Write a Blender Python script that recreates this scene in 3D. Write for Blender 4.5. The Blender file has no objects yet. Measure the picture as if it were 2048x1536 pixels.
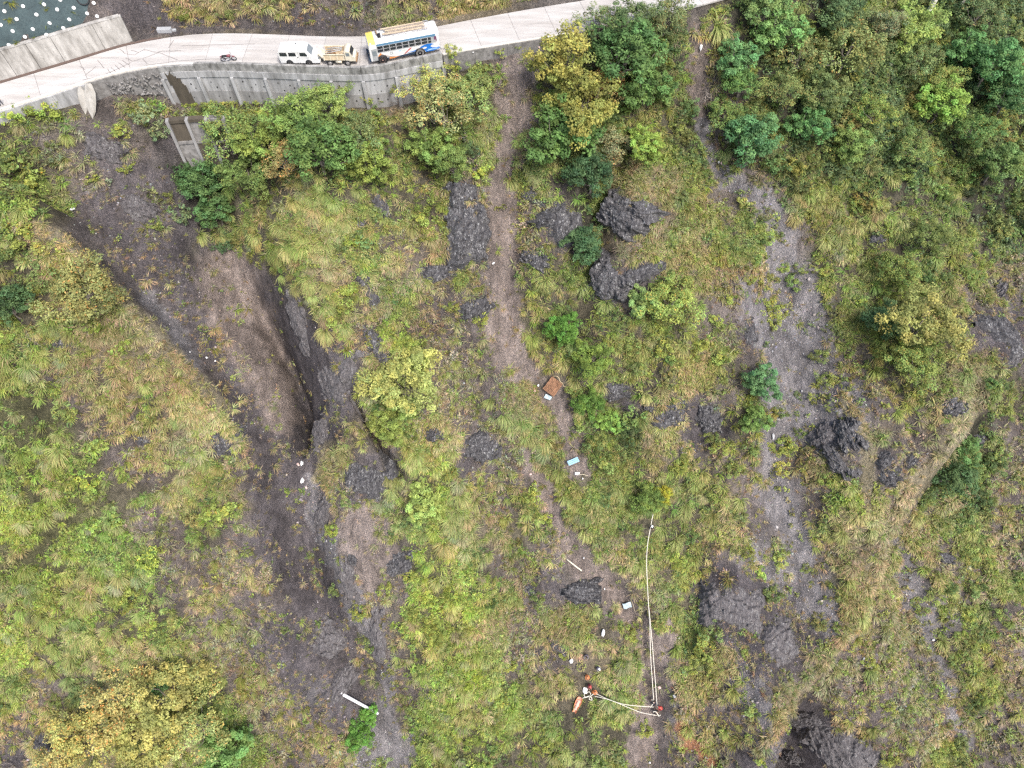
import bpy, bmesh, math, random
import numpy as np
from mathutils import Vector, Matrix, Euler

random.seed(11)
RNG = np.random.default_rng(11)
PI = math.pi
R = math.radians
SC = bpy.context.scene
COL = SC.collection

# ------------------------------------------------------------------ camera
CAM_Z = 110.0
PITCH = R(61.0)                 # looking down the hillside from a drone
FPX = 1384.0                    # focal length in pixels of a 2048 wide frame
cam_d = bpy.data.cameras.new('camera')
cam_d.sensor_width = 36.0
cam_d.lens = 36.0 * FPX / 2048.0
cam_d.clip_end = 2000.0
cam = bpy.data.objects.new('camera', cam_d)
COL.objects.link(cam)
cam.location = (0, 0, CAM_Z)
cam.rotation_euler = (PI / 2 - PITCH, 0, 0)
SC.camera = cam

# ------------------------------------------------------------------ daylight
SUN_EL, SUN_AZ = R(58), R(28)   # high soft sun, from the right and the front of the slope
world = bpy.data.worlds.new('World')
SC.world = world
world.use_nodes = True
wn = world.node_tree
bg = wn.nodes['Background']
sky = wn.nodes.new('ShaderNodeTexSky')
sky.sky_type = 'NISHITA'
sky.sun_disc = False
sky.sun_elevation = SUN_EL
sky.sun_rotation = R(142)
sky.dust_density = 4.0
sky.air_density = 1.0
sky.ozone_density = 0.6
wn.links.new(sky.outputs[0], bg.inputs[0])
bg.inputs[1].default_value = 0.115
sun_d = bpy.data.lights.new('sun', 'SUN')
sun_d.energy = 1.5
sun_d.angle = R(11)
sun_d.color = (1.0, 0.975, 0.94)
sun = bpy.data.objects.new('sun', sun_d)
COL.objects.link(sun)
sun_dir = Vector((math.cos(SUN_EL) * math.sin(R(142)), math.cos(SUN_EL) * math.cos(R(142)), math.sin(SUN_EL)))
sun.rotation_euler = sun_dir.to_track_quat('Z', 'Y').to_euler()
SC.view_settings.view_transform = 'Standard'
SC.view_settings.look = 'None'
SC.view_settings.gamma = 1.0
SC.view_settings.use_curve_mapping = False
SC.view_settings.exposure = 1.27
SC.cycles.use_denoising = False
SC.cycles.filter_width = 1.4
SC.cycles.max_bounces = 5
SC.cycles.diffuse_bounces = 3
SC.cycles.transparent_max_bounces = 4

# ------------------------------------------------------------------ small helpers
FWD = np.array([0, math.cos(PITCH), -math.sin(PITCH)])
UPV = np.array([0, math.sin(PITCH), math.cos(PITCH)])


def ray(px, py):
    px = np.asarray(px, float); py = np.asarray(py, float)
    a = (px - 1024) / FPX; b = (768 - py) / FPX
    return np.stack([a, FWD[1] + b * UPV[1], FWD[2] + b * UPV[2]], -1)


def onz(px, py, z):
    d = ray(px, py)
    t = (z - CAM_Z) / d[..., 2]
    return d[..., 0] * t, d[..., 1] * t


def proj(x, y, z):
    zz = z - CAM_Z
    dep = y * FWD[1] + zz * FWD[2]
    u = y * UPV[1] + zz * UPV[2]
    dep = np.maximum(dep, 1e-3)
    return 1024 + FPX * x / dep, 768 - FPX * u / dep


def sstep(a, b, x):
    t = np.clip((x - a) / (b - a), 0, 1)
    return t * t * (3 - 2 * t)


class Noise:
    def __init__(s, seed, n=256):
        s.t = np.random.default_rng(seed).random((n, n)); s.n = n

    def __call__(s, x, y):
        x0 = np.floor(x).astype(int); y0 = np.floor(y).astype(int)
        fx = x - x0; fy = y - y0
        fx = fx * fx * (3 - 2 * fx); fy = fy * fy * (3 - 2 * fy)
        n = s.n; t = s.t
        a = t[x0 % n, y0 % n]; b = t[(x0 + 1) % n, y0 % n]
        c = t[x0 % n, (y0 + 1) % n]; d = t[(x0 + 1) % n, (y0 + 1) % n]
        return (a * (1 - fx) + b * fx) * (1 - fy) + (c * (1 - fx) + d * fx) * fy - 0.5


def fbm(seed, x, y, sc, octv=4, gain=0.5):
    v = 0; a = 1.0; f = 1.0 / sc
    for i in range(octv):
        v = v + a * Noise(seed * 17 + i)(x * f + 7.3 * i, y * f + 3.1 * i)
        a *= gain; f *= 2.0
    return v


def _fit(label):
    w = label.split()
    return ' '.join(w[:16])


def setp(o, label=None, cat=None, group=None, kind=None):
    if label: o['label'] = label
    if cat: o['category'] = cat
    if kind is None: kind = 'thing'
    if group: o['group'] = group
    if kind: o['kind'] = kind
    return o


def link(name, data, parent=None, loc=None, rot=None, scl=None):
    o = bpy.data.objects.new(name, data)
    COL.objects.link(o)
    if parent is not None: o.parent = parent
    if loc is not None: o.location = loc
    if rot is not None: o.rotation_euler = rot
    if scl is not None: o.scale = scl if hasattr(scl, '__len__') else (scl,) * 3
    return o


def empty(name, loc, rot=(0, 0, 0)):
    return link(name, None, None, loc, rot)


class MB:
    """collects shapes; build() links them as one mesh object"""

    def __init__(s): s.v = []; s.f = []; s.m = []; s.sm = []

    def add(s, vs, fs, mi=0, smooth=False):
        k = len(s.v)
        s.v += [tuple(p) for p in vs]
        s.f += [tuple(i + k for i in f) for f in fs]
        s.m += [mi] * len(fs); s.sm += [smooth] * len(fs)
        return s

    def box(s, c, size, rot=None, mi=0, bev=0.0):
        bm = bmesh.new()
        bmesh.ops.create_cube(bm, size=1)
        bmesh.ops.scale(bm, vec=size, verts=bm.verts)
        if bev > 0:
            bmesh.ops.bevel(bm, geom=bm.edges[:], offset=bev, segments=2, profile=0.6, affect='EDGES')
        M = Matrix.Translation(c) @ (Euler(rot).to_matrix().to_4x4() if rot else Matrix())
        bm.verts.index_update()
        s.add([M @ v.co for v in bm.verts], [[v.index for v in f.verts] for f in bm.faces], mi)
        bm.free(); return s

    def tube(s, pts, rad, n=6, mi=0, caps=True, smooth=True):
        pts = [Vector(p) for p in pts]
        if not hasattr(rad, '__len__'): rad = [rad] * len(pts)
        vs = []; fs = []
        ref = Vector((0, 0, 1))
        for i, p in enumerate(pts):
            t = (pts[min(i + 1, len(pts) - 1)] - pts[max(i - 1, 0)])
            t = t.normalized() if t.length > 1e-9 else Vector((0, 0, 1))
            a = t.cross(ref)
            if a.length < 0.05: a = t.cross(Vector((1, 0, 0)))
            a.normalize(); b = t.cross(a)
            for k in range(n):
                an = 2 * PI * k / n
                vs.append(p + (a * math.cos(an) + b * math.sin(an)) * rad[i])
        for i in range(len(pts) - 1):
            for k in range(n):
                fs.append((i * n + k, i * n + (k + 1) % n, (i + 1) * n + (k + 1) % n, (i + 1) * n + k))
        if caps:
            fs.append(tuple(reversed(range(n)))); fs.append(tuple(range((len(pts) - 1) * n, len(pts) * n)))
        return s.add(vs, fs, mi, smooth)

    def lathe(s, prof, c=(0, 0, 0), axis='Y', n=18, mi=0, smooth=True):
        """profile of (radius, along) pairs turned about an axis"""
        vs = []; fs = []
        for (r, h) in prof:
            for k in range(n):
                a = 2 * PI * k / n
                u, w = r * math.cos(a), r * math.sin(a)
                p = {'Y': (u, h, w), 'Z': (u, w, h), 'X': (h, u, w)}[axis]
                vs.append((c[0] + p[0], c[1] + p[1], c[2] + p[2]))
        for i in range(len(prof) - 1):
            for k in range(n):
                fs.append((i * n + k, i * n + (k + 1) % n, (i + 1) * n + (k + 1) % n, (i + 1) * n + k))
        return s.add(vs, fs, mi, smooth)

    def prism(s, outline, y0, y1, mi=0, plane='XZ'):
        n = len(outline)
        if plane == 'XZ':
            vs = [(a, y0, b) for a, b in outline] + [(a, y1, b) for a, b in outline]
        elif plane == 'XY':
            vs = [(a, b, y0) for a, b in outline] + [(a, b, y1) for a, b in outline]
        else:
            vs = [(y0, a, b) for a, b in outline] + [(y1, a, b) for a, b in outline]
        fs = [tuple(range(n)), tuple(reversed(range(n, 2 * n)))]
        fs += [(i, i + n, (i + 1) % n + n, (i + 1) % n) for i in range(n)]
        return s.add(vs, fs, mi)

    def mesh(s, name, mats):
        me = bpy.data.meshes.new(name)
        me.from_pydata(s.v, [], s.f)
        for m in (mats if isinstance(mats, (list, tuple)) else [mats]): me.materials.append(m)
        me.polygons.foreach_set('material_index', s.m)
        me.polygons.foreach_set('use_smooth', s.sm)
        bm = bmesh.new(); bm.from_mesh(me)
        bmesh.ops.recalc_face_normals(bm, faces=bm.faces)
        bm.to_mesh(me); bm.free()
        me.update()
        return me

    def build(s, name, mats, parent=None, loc=None, rot=None):
        return link(name, s.mesh(name, mats), parent, loc, rot)


# ------------------------------------------------------------------ materials
def mat_base(name):
    m = bpy.data.materials.new(name); m.use_nodes = True
    nt = m.node_tree
    return m, nt, nt.nodes['Principled BSDF']


def nd(nt, t, **kw):
    n = nt.nodes.new(t)
    for k, v in kw.items(): setattr(n, k, v)
    return n


def mixc(nt, a, b, fac, mode='MIX'):
    n = nt.nodes.new('ShaderNodeMix'); n.data_type = 'RGBA'; n.blend_type = mode; n.clamp_factor = True
    for sock, val in ((n.inputs[0], fac), (n.inputs[6], a), (n.inputs[7], b)):
        if hasattr(val, 'is_linked') or hasattr(val, 'links'): nt.links.new(val, sock)
        elif sock.type == 'VALUE': sock.default_value = val
        else: sock.default_value = (*val[:3], 1)
    return n.outputs[2]


def noise(nt, vec, scale, detail=4, rough=0.6, out='Fac'):
    n = nt.nodes.new('ShaderNodeTexNoise'); n.inputs['Scale'].default_value = scale
    n.inputs['Detail'].default_value = detail; n.inputs['Roughness'].default_value = rough
    if vec is not None: nt.links.new(vec, n.inputs['Vector'])
    return n.outputs[out]


def ramp(nt, fac, lo, hi, a=(0, 0, 0), b=(1, 1, 1)):
    n = nt.nodes.new('ShaderNodeValToRGB')
    n.color_ramp.elements[0].position = lo; n.color_ramp.elements[1].position = hi
    n.color_ramp.elements[0].color = (*a, 1); n.color_ramp.elements[1].color = (*b, 1)
    nt.links.new(fac, n.inputs[0]); return n.outputs[0]


def bump(nt, bsdf, h, strength, dist):
    b = nt.nodes.new('ShaderNodeBump'); b.inputs['Strength'].default_value = strength
    b.inputs['Distance'].default_value = dist
    nt.links.new(h, b.inputs['Height']); nt.links.new(b.outputs[0], bsdf.inputs['Normal'])


def plain(name, c, rough=0.6, metal=0.0, var=0.12, scale=6.0, spec=0.4):
    """paint, cloth, plastic ... with slight dirt and fading"""
    m, nt, b = mat_base(name)
    tc = nd(nt, 'ShaderNodeTexCoord').outputs['Object']
    f = noise(nt, tc, scale, 5)
    lo = tuple(x * (1 - 2.2 * var) for x in c); hi = tuple(min(1, x * (1 + var)) for x in c)
    nt.links.new(ramp(nt, f, 0.3, 0.7, lo, hi), b.inputs['Base Color'])
    b.inputs['Roughness'].default_value = rough; b.inputs['Metallic'].default_value = metal
    b.inputs['Specular IOR Level'].default_value = spec
    return m


def concrete(name, c, stain=(0.12, 0.115, 0.1), amount=0.5, scale=0.6, streak=1.0, along=1.0):
    m, nt, b = mat_base(name)
    geo = nd(nt, 'ShaderNodeNewGeometry').outputs['Position']
    mp = nd(nt, 'ShaderNodeMapping'); mp.inputs['Scale'].default_value = (along, 1, 1.0 / (1 + 3 * streak))
    nt.links.new(geo, mp.inputs['Vector'])
    big = noise(nt, mp.outputs[0], scale, 7, 0.68)
    fine = noise(nt, geo, 9.0, 5, 0.7)
    c1 = mixc(nt, tuple(x * 0.72 for x in c), tuple(min(1, x * 1.2) for x in c), fine)
    s = ramp(nt, big, 0.5 - 0.12 * amount, 0.72)
    sm = nd(nt, 'ShaderNodeMath', operation='MULTIPLY'); nt.links.new(s, sm.inputs[0]); sm.inputs[1].default_value = amount
    col = mixc(nt, c1, stain, sm.outputs[0])
    sp = ramp(nt, noise(nt, geo, 3.2, 3, 0.8), 0.62, 0.70)
    sm2 = nd(nt, 'ShaderNodeMath', operation='MULTIPLY'); nt.links.new(sp, sm2.inputs[0]); sm2.inputs[1].default_value = amount * 0.7
    col = mixc(nt, col, stain, sm2.outputs[0])
    nt.links.new(col, b.inputs['Base Color'])
    b.inputs['Roughness'].default_value = 0.9; b.inputs['Specular IOR Level'].default_value = 0.2
    bump(nt, b, fine, 0.5, 0.03)
    return m


def plant_mat(name, rough=0.62, trans=0.32):
    """leaf colour = the plant's own tint times the leaf to leaf variation stored in the mesh"""
    m, nt, b = mat_base(name)
    at = nd(nt, 'ShaderNodeAttribute', attribute_type='INSTANCER', attribute_name='tint')
    vc = nd(nt, 'ShaderNodeAttribute', attribute_type='GEOMETRY', attribute_name='vc')
    col = mixc(nt, at.outputs['Color'], vc.outputs['Color'], 1.0, 'MULTIPLY')
    nt.links.new(col, b.inputs['Base Color'])
    b.inputs['Roughness'].default_value = rough; b.inputs['Specular IOR Level'].default_value = 0.25
    tr = nd(nt, 'ShaderNodeBsdfTranslucent'); nt.links.new(col, tr.inputs['Color'])
    mx = nd(nt, 'ShaderNodeMixShader'); mx.inputs[0].default_value = trans
    nt.links.new(b.outputs[0], mx.inputs[1]); nt.links.new(tr.outputs[0], mx.inputs[2])
    nt.links.new(mx.outputs[0], nt.nodes['Material Output'].inputs['Surface'])
    return m


LEAF = plant_mat('leaf')
BLADE = plant_mat('grass_blade', 0.55, 0.25)
BARK = plain('bark', (0.22, 0.19, 0.16), 0.9, var=0.25, scale=4)
TWIG = plain('dead_twig', (0.30, 0.26, 0.23), 0.9, var=0.25, scale=4)

# ------------------------------------------------------------------ plan of the road
ZR = 56.6                       # road surface level
LOWER = [(-420, 340), (-150, 265), (0, 218), (100, 188), (200, 152), (300, 131), (380, 127), (440, 126), (540, 130), (640, 134), (740, 136),
         (800, 124), (880, 106), (1000, 86), (1160, 61), (1310, 31), (1400, 8), (1600, -45), (2100, -180)]
UPPER = [(-420, 285), (-150, 207), (0, 164), (130, 125), (260, 85), (380, 65), (470, 63), (560, 66), (650, 70), (740, 70),
         (810, 61), (870, 51), (960, 33), (1060, 15), (1190, -6), (1400, -55), (1600, -105), (2100, -235)]
lw = np.array([onz(a, b, ZR + 0.4) for a, b in LOWER])
uw = np.array([onz(a, b, ZR) for a, b in UPPER])


def smooth_line(p, n=400):
    xs = np.linspace(p[0, 0], p[-1, 0], n); ys = np.interp(xs, p[:, 0], p[:, 1])
    k = np.hanning(23); k /= k.sum()
    yp = np.pad(ys, 11, mode='reflect', reflect_type='odd')
    return xs, np.convolve(yp, k, 'valid')


lwx, lwy = smooth_line(lw)
uwx, uwy = smooth_line(uw)
y_e = lambda x: np.interp(x, lwx, lwy)
y_u = lambda x: np.interp(x, uwx, uwy)


def xe(px):                     # world x of the point of the lower road edge seen at pixel column px
    pxs, _ = proj(lwx, lwy, ZR + 0.4)
    return float(np.interp(px, pxs, lwx))


def xu(px):
    pxs, _ = proj(uwx, uwy, ZR)
    return float(np.interp(px, pxs, uwx))


WH = [(-420, 1.0), (0, 1.3), (100, 1.7), (200, 2.3), (290, 3.6), (330, 5.2), (850, 5.2), (900, 3.2), (960, 1.8), (1160, 1.2), (1400, 0.5), (2100, 0.5)]
WHX = [xe(a) for a, _ in WH]; WHV = [b for _, b in WH]
wall_h = lambda x: np.interp(x, WHX, WHV)

# ------------------------------------------------------------------ height of the hillside
STEP = 0.3
GX = np.arange(-84, 92, STEP); GY = np.arange(-18, 116, STEP)
XX, YY = np.meshgrid(GX, GY, indexing='ij')


def base_height(x, y):
    ye = y_e(x)
    top = ZR - wall_h(x)
    t = (y) / (ye - 0.6)
    return 5.0 + (top - 5.0) * t


Z = base_height(XX, YY)


def sampler(Zg):
    def f(x, y):
        fx = np.clip((x - GX[0]) / STEP, 0, len(GX) - 1.001); fy = np.clip((y - GY[0]) / STEP, 0, len(GY) - 1.001)
        i = fx.astype(int); j = fy.astype(int); u = fx - i; v = fy - j
        return (Zg[i, j] * (1 - u) + Zg[i + 1, j] * u) * (1 - v) + (Zg[i, j + 1] * (1 - u) + Zg[i + 1, j + 1] * u) * v
    return f


def cast(Zf, px, py, lift=0.0):
    """first point where the view ray of a photograph pixel comes within `lift` of the hillside"""
    d = ray(np.atleast_1d(px), np.atleast_1d(py))
    ts = np.arange(60, 135, 0.12)
    P = d[:, None, :] * ts[None, :, None]
    h = Zf(P[..., 0], P[..., 1]) + lift - (P[..., 2] + CAM_Z)
    k = np.argmax(h > 0, axis=1)
    k = np.where((h > 0).any(axis=1), k, len(ts) - 1)
    t1 = ts[k]
    return d[:, 0] * t1, d[:, 1] * t1


def to_world(poly):
    a = np.array([p[:2] for p in poly], float)
    x, y = cast(sampler(Z), a[:, 0], a[:, 1])
    return np.stack([x, y], -1)


def line_field(w, vals, X=None, Y=None):
    """distance, signed side (left of the line > 0 in plan) and interpolated value at the nearest point"""
    X = XX if X is None else X; Y = YY if Y is None else Y
    best = np.full(X.shape, 1e9); side = np.zeros(X.shape); val = np.zeros(X.shape)
    for i in range(len(w) - 1):
        a, b = w[i], w[i + 1]; ab = b - a; L2 = ab @ ab + 1e-9
        t = np.clip(((X - a[0]) * ab[0] + (Y - a[1]) * ab[1]) / L2, 0, 1)
        dx = X - a[0] - t * ab[0]; dy = Y - a[1] - t * ab[1]
        d = np.hypot(dx, dy); m = d < best
        best = np.where(m, d, best)
        cr = ab[0] * (Y - a[1]) - ab[1] * (X - a[0])
        side = np.where(m, np.where(cr > 0, 1, -1), side)
        val = np.where(m, vals[i] + (vals[i + 1] - vals[i]) * t, val)
    return best, side * best, val


def gully(poly, w):
    """poly of (px, py, depth)"""
    global Z
    d, s, v = line_field(to_world(poly), [p[2] for p in poly])
    Z = Z - 1.55 * v * np.exp(-(d / w) ** 2)


def scarp(poly, rise, back, flip=1):
    """poly of (px, py, height): raised on one side, dropping over `rise` metres on the other"""
    global Z
    d, s, v = line_field(to_world(poly), [p[2] for p in poly])
    s = s * flip
    Z = Z + 1.4 * v * sstep(-rise, 0.6, s) * np.exp(-(np.maximum(s, 0) / back) ** 2)


warp = fbm(3, XX, YY, 14, 3) * 2
# left spur with its sharp crest over the dark gully (plan: spur lies to the right hand of the way down)
scarp([(-60, 430, 3.0), (60, 445, 5.5), (140, 490, 6.5), (240, 600, 7), (330, 690, 6.5), (430, 800, 5.5), (490, 900, 3.0), (530, 1060, 1.5), (560, 1250, 0.0)], 3.2, 22, -1)
# the dark central gully
gully([(270, 240, 1.0), (350, 330, 3), (430, 450, 4), (500, 580, 5), (570, 700, 5.5), (600, 800, 5), (605, 930, 4.5), (600, 1100, 3.5), (680, 1270, 3), (770, 1400, 3), (790, 1600, 3)], 4.2)
gully([(495, 560, 0.5), (530, 640, 3.2), (575, 720, 4.2), (600, 800, 5.0), (612, 880, 3.0), (612, 930, 0.2)], 1.0)
# central spur: broad swelling, steep towards the gully
scarp([(470, 420, 1.0), (510, 540, 3.0), (600, 660, 3.5), (700, 800, 3.5), (640, 900, 3.0), (625, 1000, 2.0), (690, 1150, 2.0), (770, 1330, 1.5), (800, 1500, 0.5)], 4.5, 18, 1)
gully([(1035, 120, 1.0), (1015, 300, 1.6), (1005, 450, 2.0), (1000, 620, 1.6), (1060, 760, 1.2), (1130, 880, 1.0)], 3.0)
gully([(1050, 905, 0.6), (1110, 1030, 1.3), (1160, 1120, 1.5), (1250, 1210, 1.9), (1300, 1320, 1.5), (1300, 1500, 1.5)], 1.9)
gully([(1230, 330, 2.0), (1200, 400, 3.0), (1190, 480, 3.0), (1170, 600, 1.0)], 2.2)
gully([(1395, 60, 1.0), (1400, 220, 1.6), (1450, 350, 1.8), (1550, 470, 1.8), (1590, 650, 2.0), (1620, 800, 1.6), (1560, 980, 1.5), (1590, 1150, 2.0), (1540, 1300, 1.5)], 4.5)
scarp([(1660, 780, 0.2), (1720, 850, 1.2), (1742, 920, 1.6), (1728, 1010, 1.5), (1700, 1050, 1.2), (1740, 1130, 0.6)], 2.4, 9, -1)
scarp([(1990, 700, 2.0), (1960, 760, 4.5), (1925, 850, 6.0), (1850, 940, 6.0), (1790, 1020, 5.0), (1755, 1110, 3.5), (1700, 1250, 3.0), (1610, 1370, 5.0), (1520, 1490, 7), (1480, 1560, 7)], 2.2, 14, -1)
gully([(1610, 1370, 1.5), (1605, 1440, 5.0), (1610, 1560, 8.0)], 3.2)
gully([(470, 380, 0.5), (760, 560, 0.8), (900, 700, 1.2), (1000, 1000, 1.2), (1060, 1300, 1.4), (1080, 1530, 1.0)], 3.0)
gully([(1440, 700, 0.5), (1400, 900, 1.2), (1400, 1100, 1.6), (1380, 1300, 1.2), (1420, 1500, 1.5)], 3.0)
gully([(120, 640, 1.0), (200, 800, 1.5), (330, 1000, 1.6), (440, 1200, 1.4), (520, 1480, 1.0)], 3.6)
gully([(1700, 400, 1.0), (1740, 560, 1.2), (1760, 720, 1.0)], 3.5)
gully([(1850, 1000, 1.5), (1830, 1150, 1.5), (1870, 1300, 1.5), (1930, 1480, 2)], 5)
# swelling knolls and rock steps
for (a, b, h, r) in [(640, 560, 1.6, 8), (880, 470, 1.8, 6), (1250, 420, 2.2, 6), (1280, 540, 1.5, 6), (820, 900, 1.5, 8), (1380, 790, 1.6, 7), (230, 880, 1.5, 9), (150, 1250, 1.6, 10), (1680, 900, 1.5, 5), (980, 880, 1.0, 4)]:
    w = to_world([(a, b)])[0]
    Z += h * np.exp(-((XX - w[0]) ** 2 + (YY - w[1]) ** 2) / r ** 2)
for (a, b, h, wd) in [(930, 500, 1.6, 5), (1240, 450, 2.0, 5), (1240, 580, 1.6, 6), (1340, 850, 1.2, 4), (1420, 855, 1.2, 3.5), (745, 985, 1.4, 5), (965, 915, 1.0, 4), (800, 1150, 1.2, 4), (1225, 800, 1.1, 3.5), (1680, 940, 1.2, 4), (1160, 1200, 1.0, 4), (450, 910, 1.0, 3)]:
    w = to_world([(a, b)])[0]
    dy = YY - w[1]; dx = (XX - w[0]) / wd
    Z -= h * np.exp(-dx ** 2) * np.exp(-((dy + 1.2) / 1.6) ** 2)
# roughness of the ground
Z += fbm(1, XX, YY * 0.7, 14, 3) * 2.8 + fbm(5, XX * 1.0, YY * 0.55, 4.5, 4, 0.55) * 1.25
Z += np.abs(fbm(9, XX + warp, YY * 0.5, 2.2, 3)) * -0.5 + fbm(10, XX, YY * 0.7, 1.3, 3, 0.6) * 0.4

# the drop below the second tier of the retaining wall
wx0, wx1 = xe(300), xe(440)
back_of_edge = y_e(XX) - YY
Z -= 3.2 * sstep(wx0, wx0 + 3, XX) * (1 - sstep(wx1, wx1 + 8, XX)) * sstep(3.6, 5.2, back_of_edge) * np.exp(-np.maximum(back_of_edge - 6, 0) / 9)

# flatten a narrow ledge at the foot of the wall, then the road bench and the cut above it
ZE = ZR - wall_h(XX)
k = sstep(5.0, 1.0, back_of_edge)
Z = Z * (1 - k) + (ZE - 0.12 * back_of_edge + fbm(12, XX, YY, 2.5, 3) * 0.5) * k
dup_ = YY - y_u(XX)
net = 1 - sstep(xu(225), xu(275), XX)
rockcut = fbm(21, XX, YY, 3.5, 4, 0.6)
cut_a = 2.75 + np.maximum(dup_ - 1.1, 0) * 1.05
cut_b = 0.15 + np.clip(dup_ - 1.4, 0, 3.2) * 1.5 + np.maximum(dup_ - 4.6, 0) * 0.95 + rockcut * 1.6 * sstep(0.8, 3, dup_)
cut = np.where(dup_ < 1.1, -0.1, cut_a) * net + cut_b * (1 - net) + fbm(22, XX, YY, 9, 3) * 1.2 * sstep(2, 8, dup_) * (1 - 0.75 * net)
Z = np.where(YY > y_e(XX) + 0.42, ZR - 0.3, Z)
Z = np.where(dup_ > 0.05, ZR - 0.05 + cut, Z)
HZ = sampler(Z)


def ground(px, py, lift=0.0):
    x, y = cast(HZ, px, py, lift)
    z = HZ(x, y)
    if np.ndim(px) == 0: return Vector((float(x[0]), float(y[0]), float(z[0])))
    return x, y, z


def normal_at(x, y, e=0.5):
    dx = (HZ(np.array(x + e), np.array(y)) - HZ(np.array(x - e), np.array(y))) / (2 * e)
    dy = (HZ(np.array(x), np.array(y + e)) - HZ(np.array(x), np.array(y - e))) / (2 * e)
    return Vector((-float(dx), -float(dy), 1)).normalized()


# ------------------------------------------------------------------ what covers the hillside (a plan, cell by cell)
COVER = """
NNNb.ddddbbbdbddRRRRRRmGDDDmDDDD
RRRRRRRRRRRRRRmbbmGGGmbGDDDDDGDD
RRbbbbbbbbbbbmmmbmGGGmbDDDDDDDDD
mybbmbmmmGmmdmmgbmGmmGbGDDDDDDDD
mbbbb.GGGGmmmmGgbGGGyGbGGDDDDDDD
mmbb.GGgGgGmmmbbmmGddmbbGmDDDmDD
ym..b.GggggmmmbbbbGddmbmbgmgmmDD
mdb...gmgggmbdbbb.GdmdmmbmgmmmmD
mddb..b.ggdmdbmbmmm..dbbsmgmmmmb
mgddb....ggdmbbbgmmbmmbbssmmmdb.
mggdd...b.gbybbbgGmmmmb.msmgmmb.
mbddddb...bdybbbdmymmdmbssbmmgdm
ymbdmdb....mybbbdbm.d.bmsssbmddm
yymbbdd...ddmdbbgbmGd..msbsdbdmb
ygybbdmb..d.gm.bbgmmdmbbbdb.bdGb
yyymmdmd..b.gygbmgmmymdbsbybbdGb
yyyybbmb..bbmygdmbgmmmdbsmgdbmmb
yyyymbbb..bb.ymbbbgdmmbssbdbdbmb
gygymbdbb..bbyymb.bbdm..ssgdsmbm
yggmymbb...byyydbdmbbm...sdbbsmb
ymggdmdb..bbbyymbbdgbmdsbdbbbbmb
mbmdddmbb.sbbyyybdmgbdbsbdbbbbmb
bdddddmybb.sbygymmmmsbbb..bbbbbb
.dddddGybbbssyymmmymbbb.s..bbmbb
""".split()
CLS = 'NRbdgymGD.s'
CM = np.zeros((len(CLS), 24, 32))
for r_, row in enumerate(COVER):
    assert len(row) == 32, (r_, len(row))
    for c_, ch in enumerate(row): CM[CLS.index(ch), r_, c_] = 1.0
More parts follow.
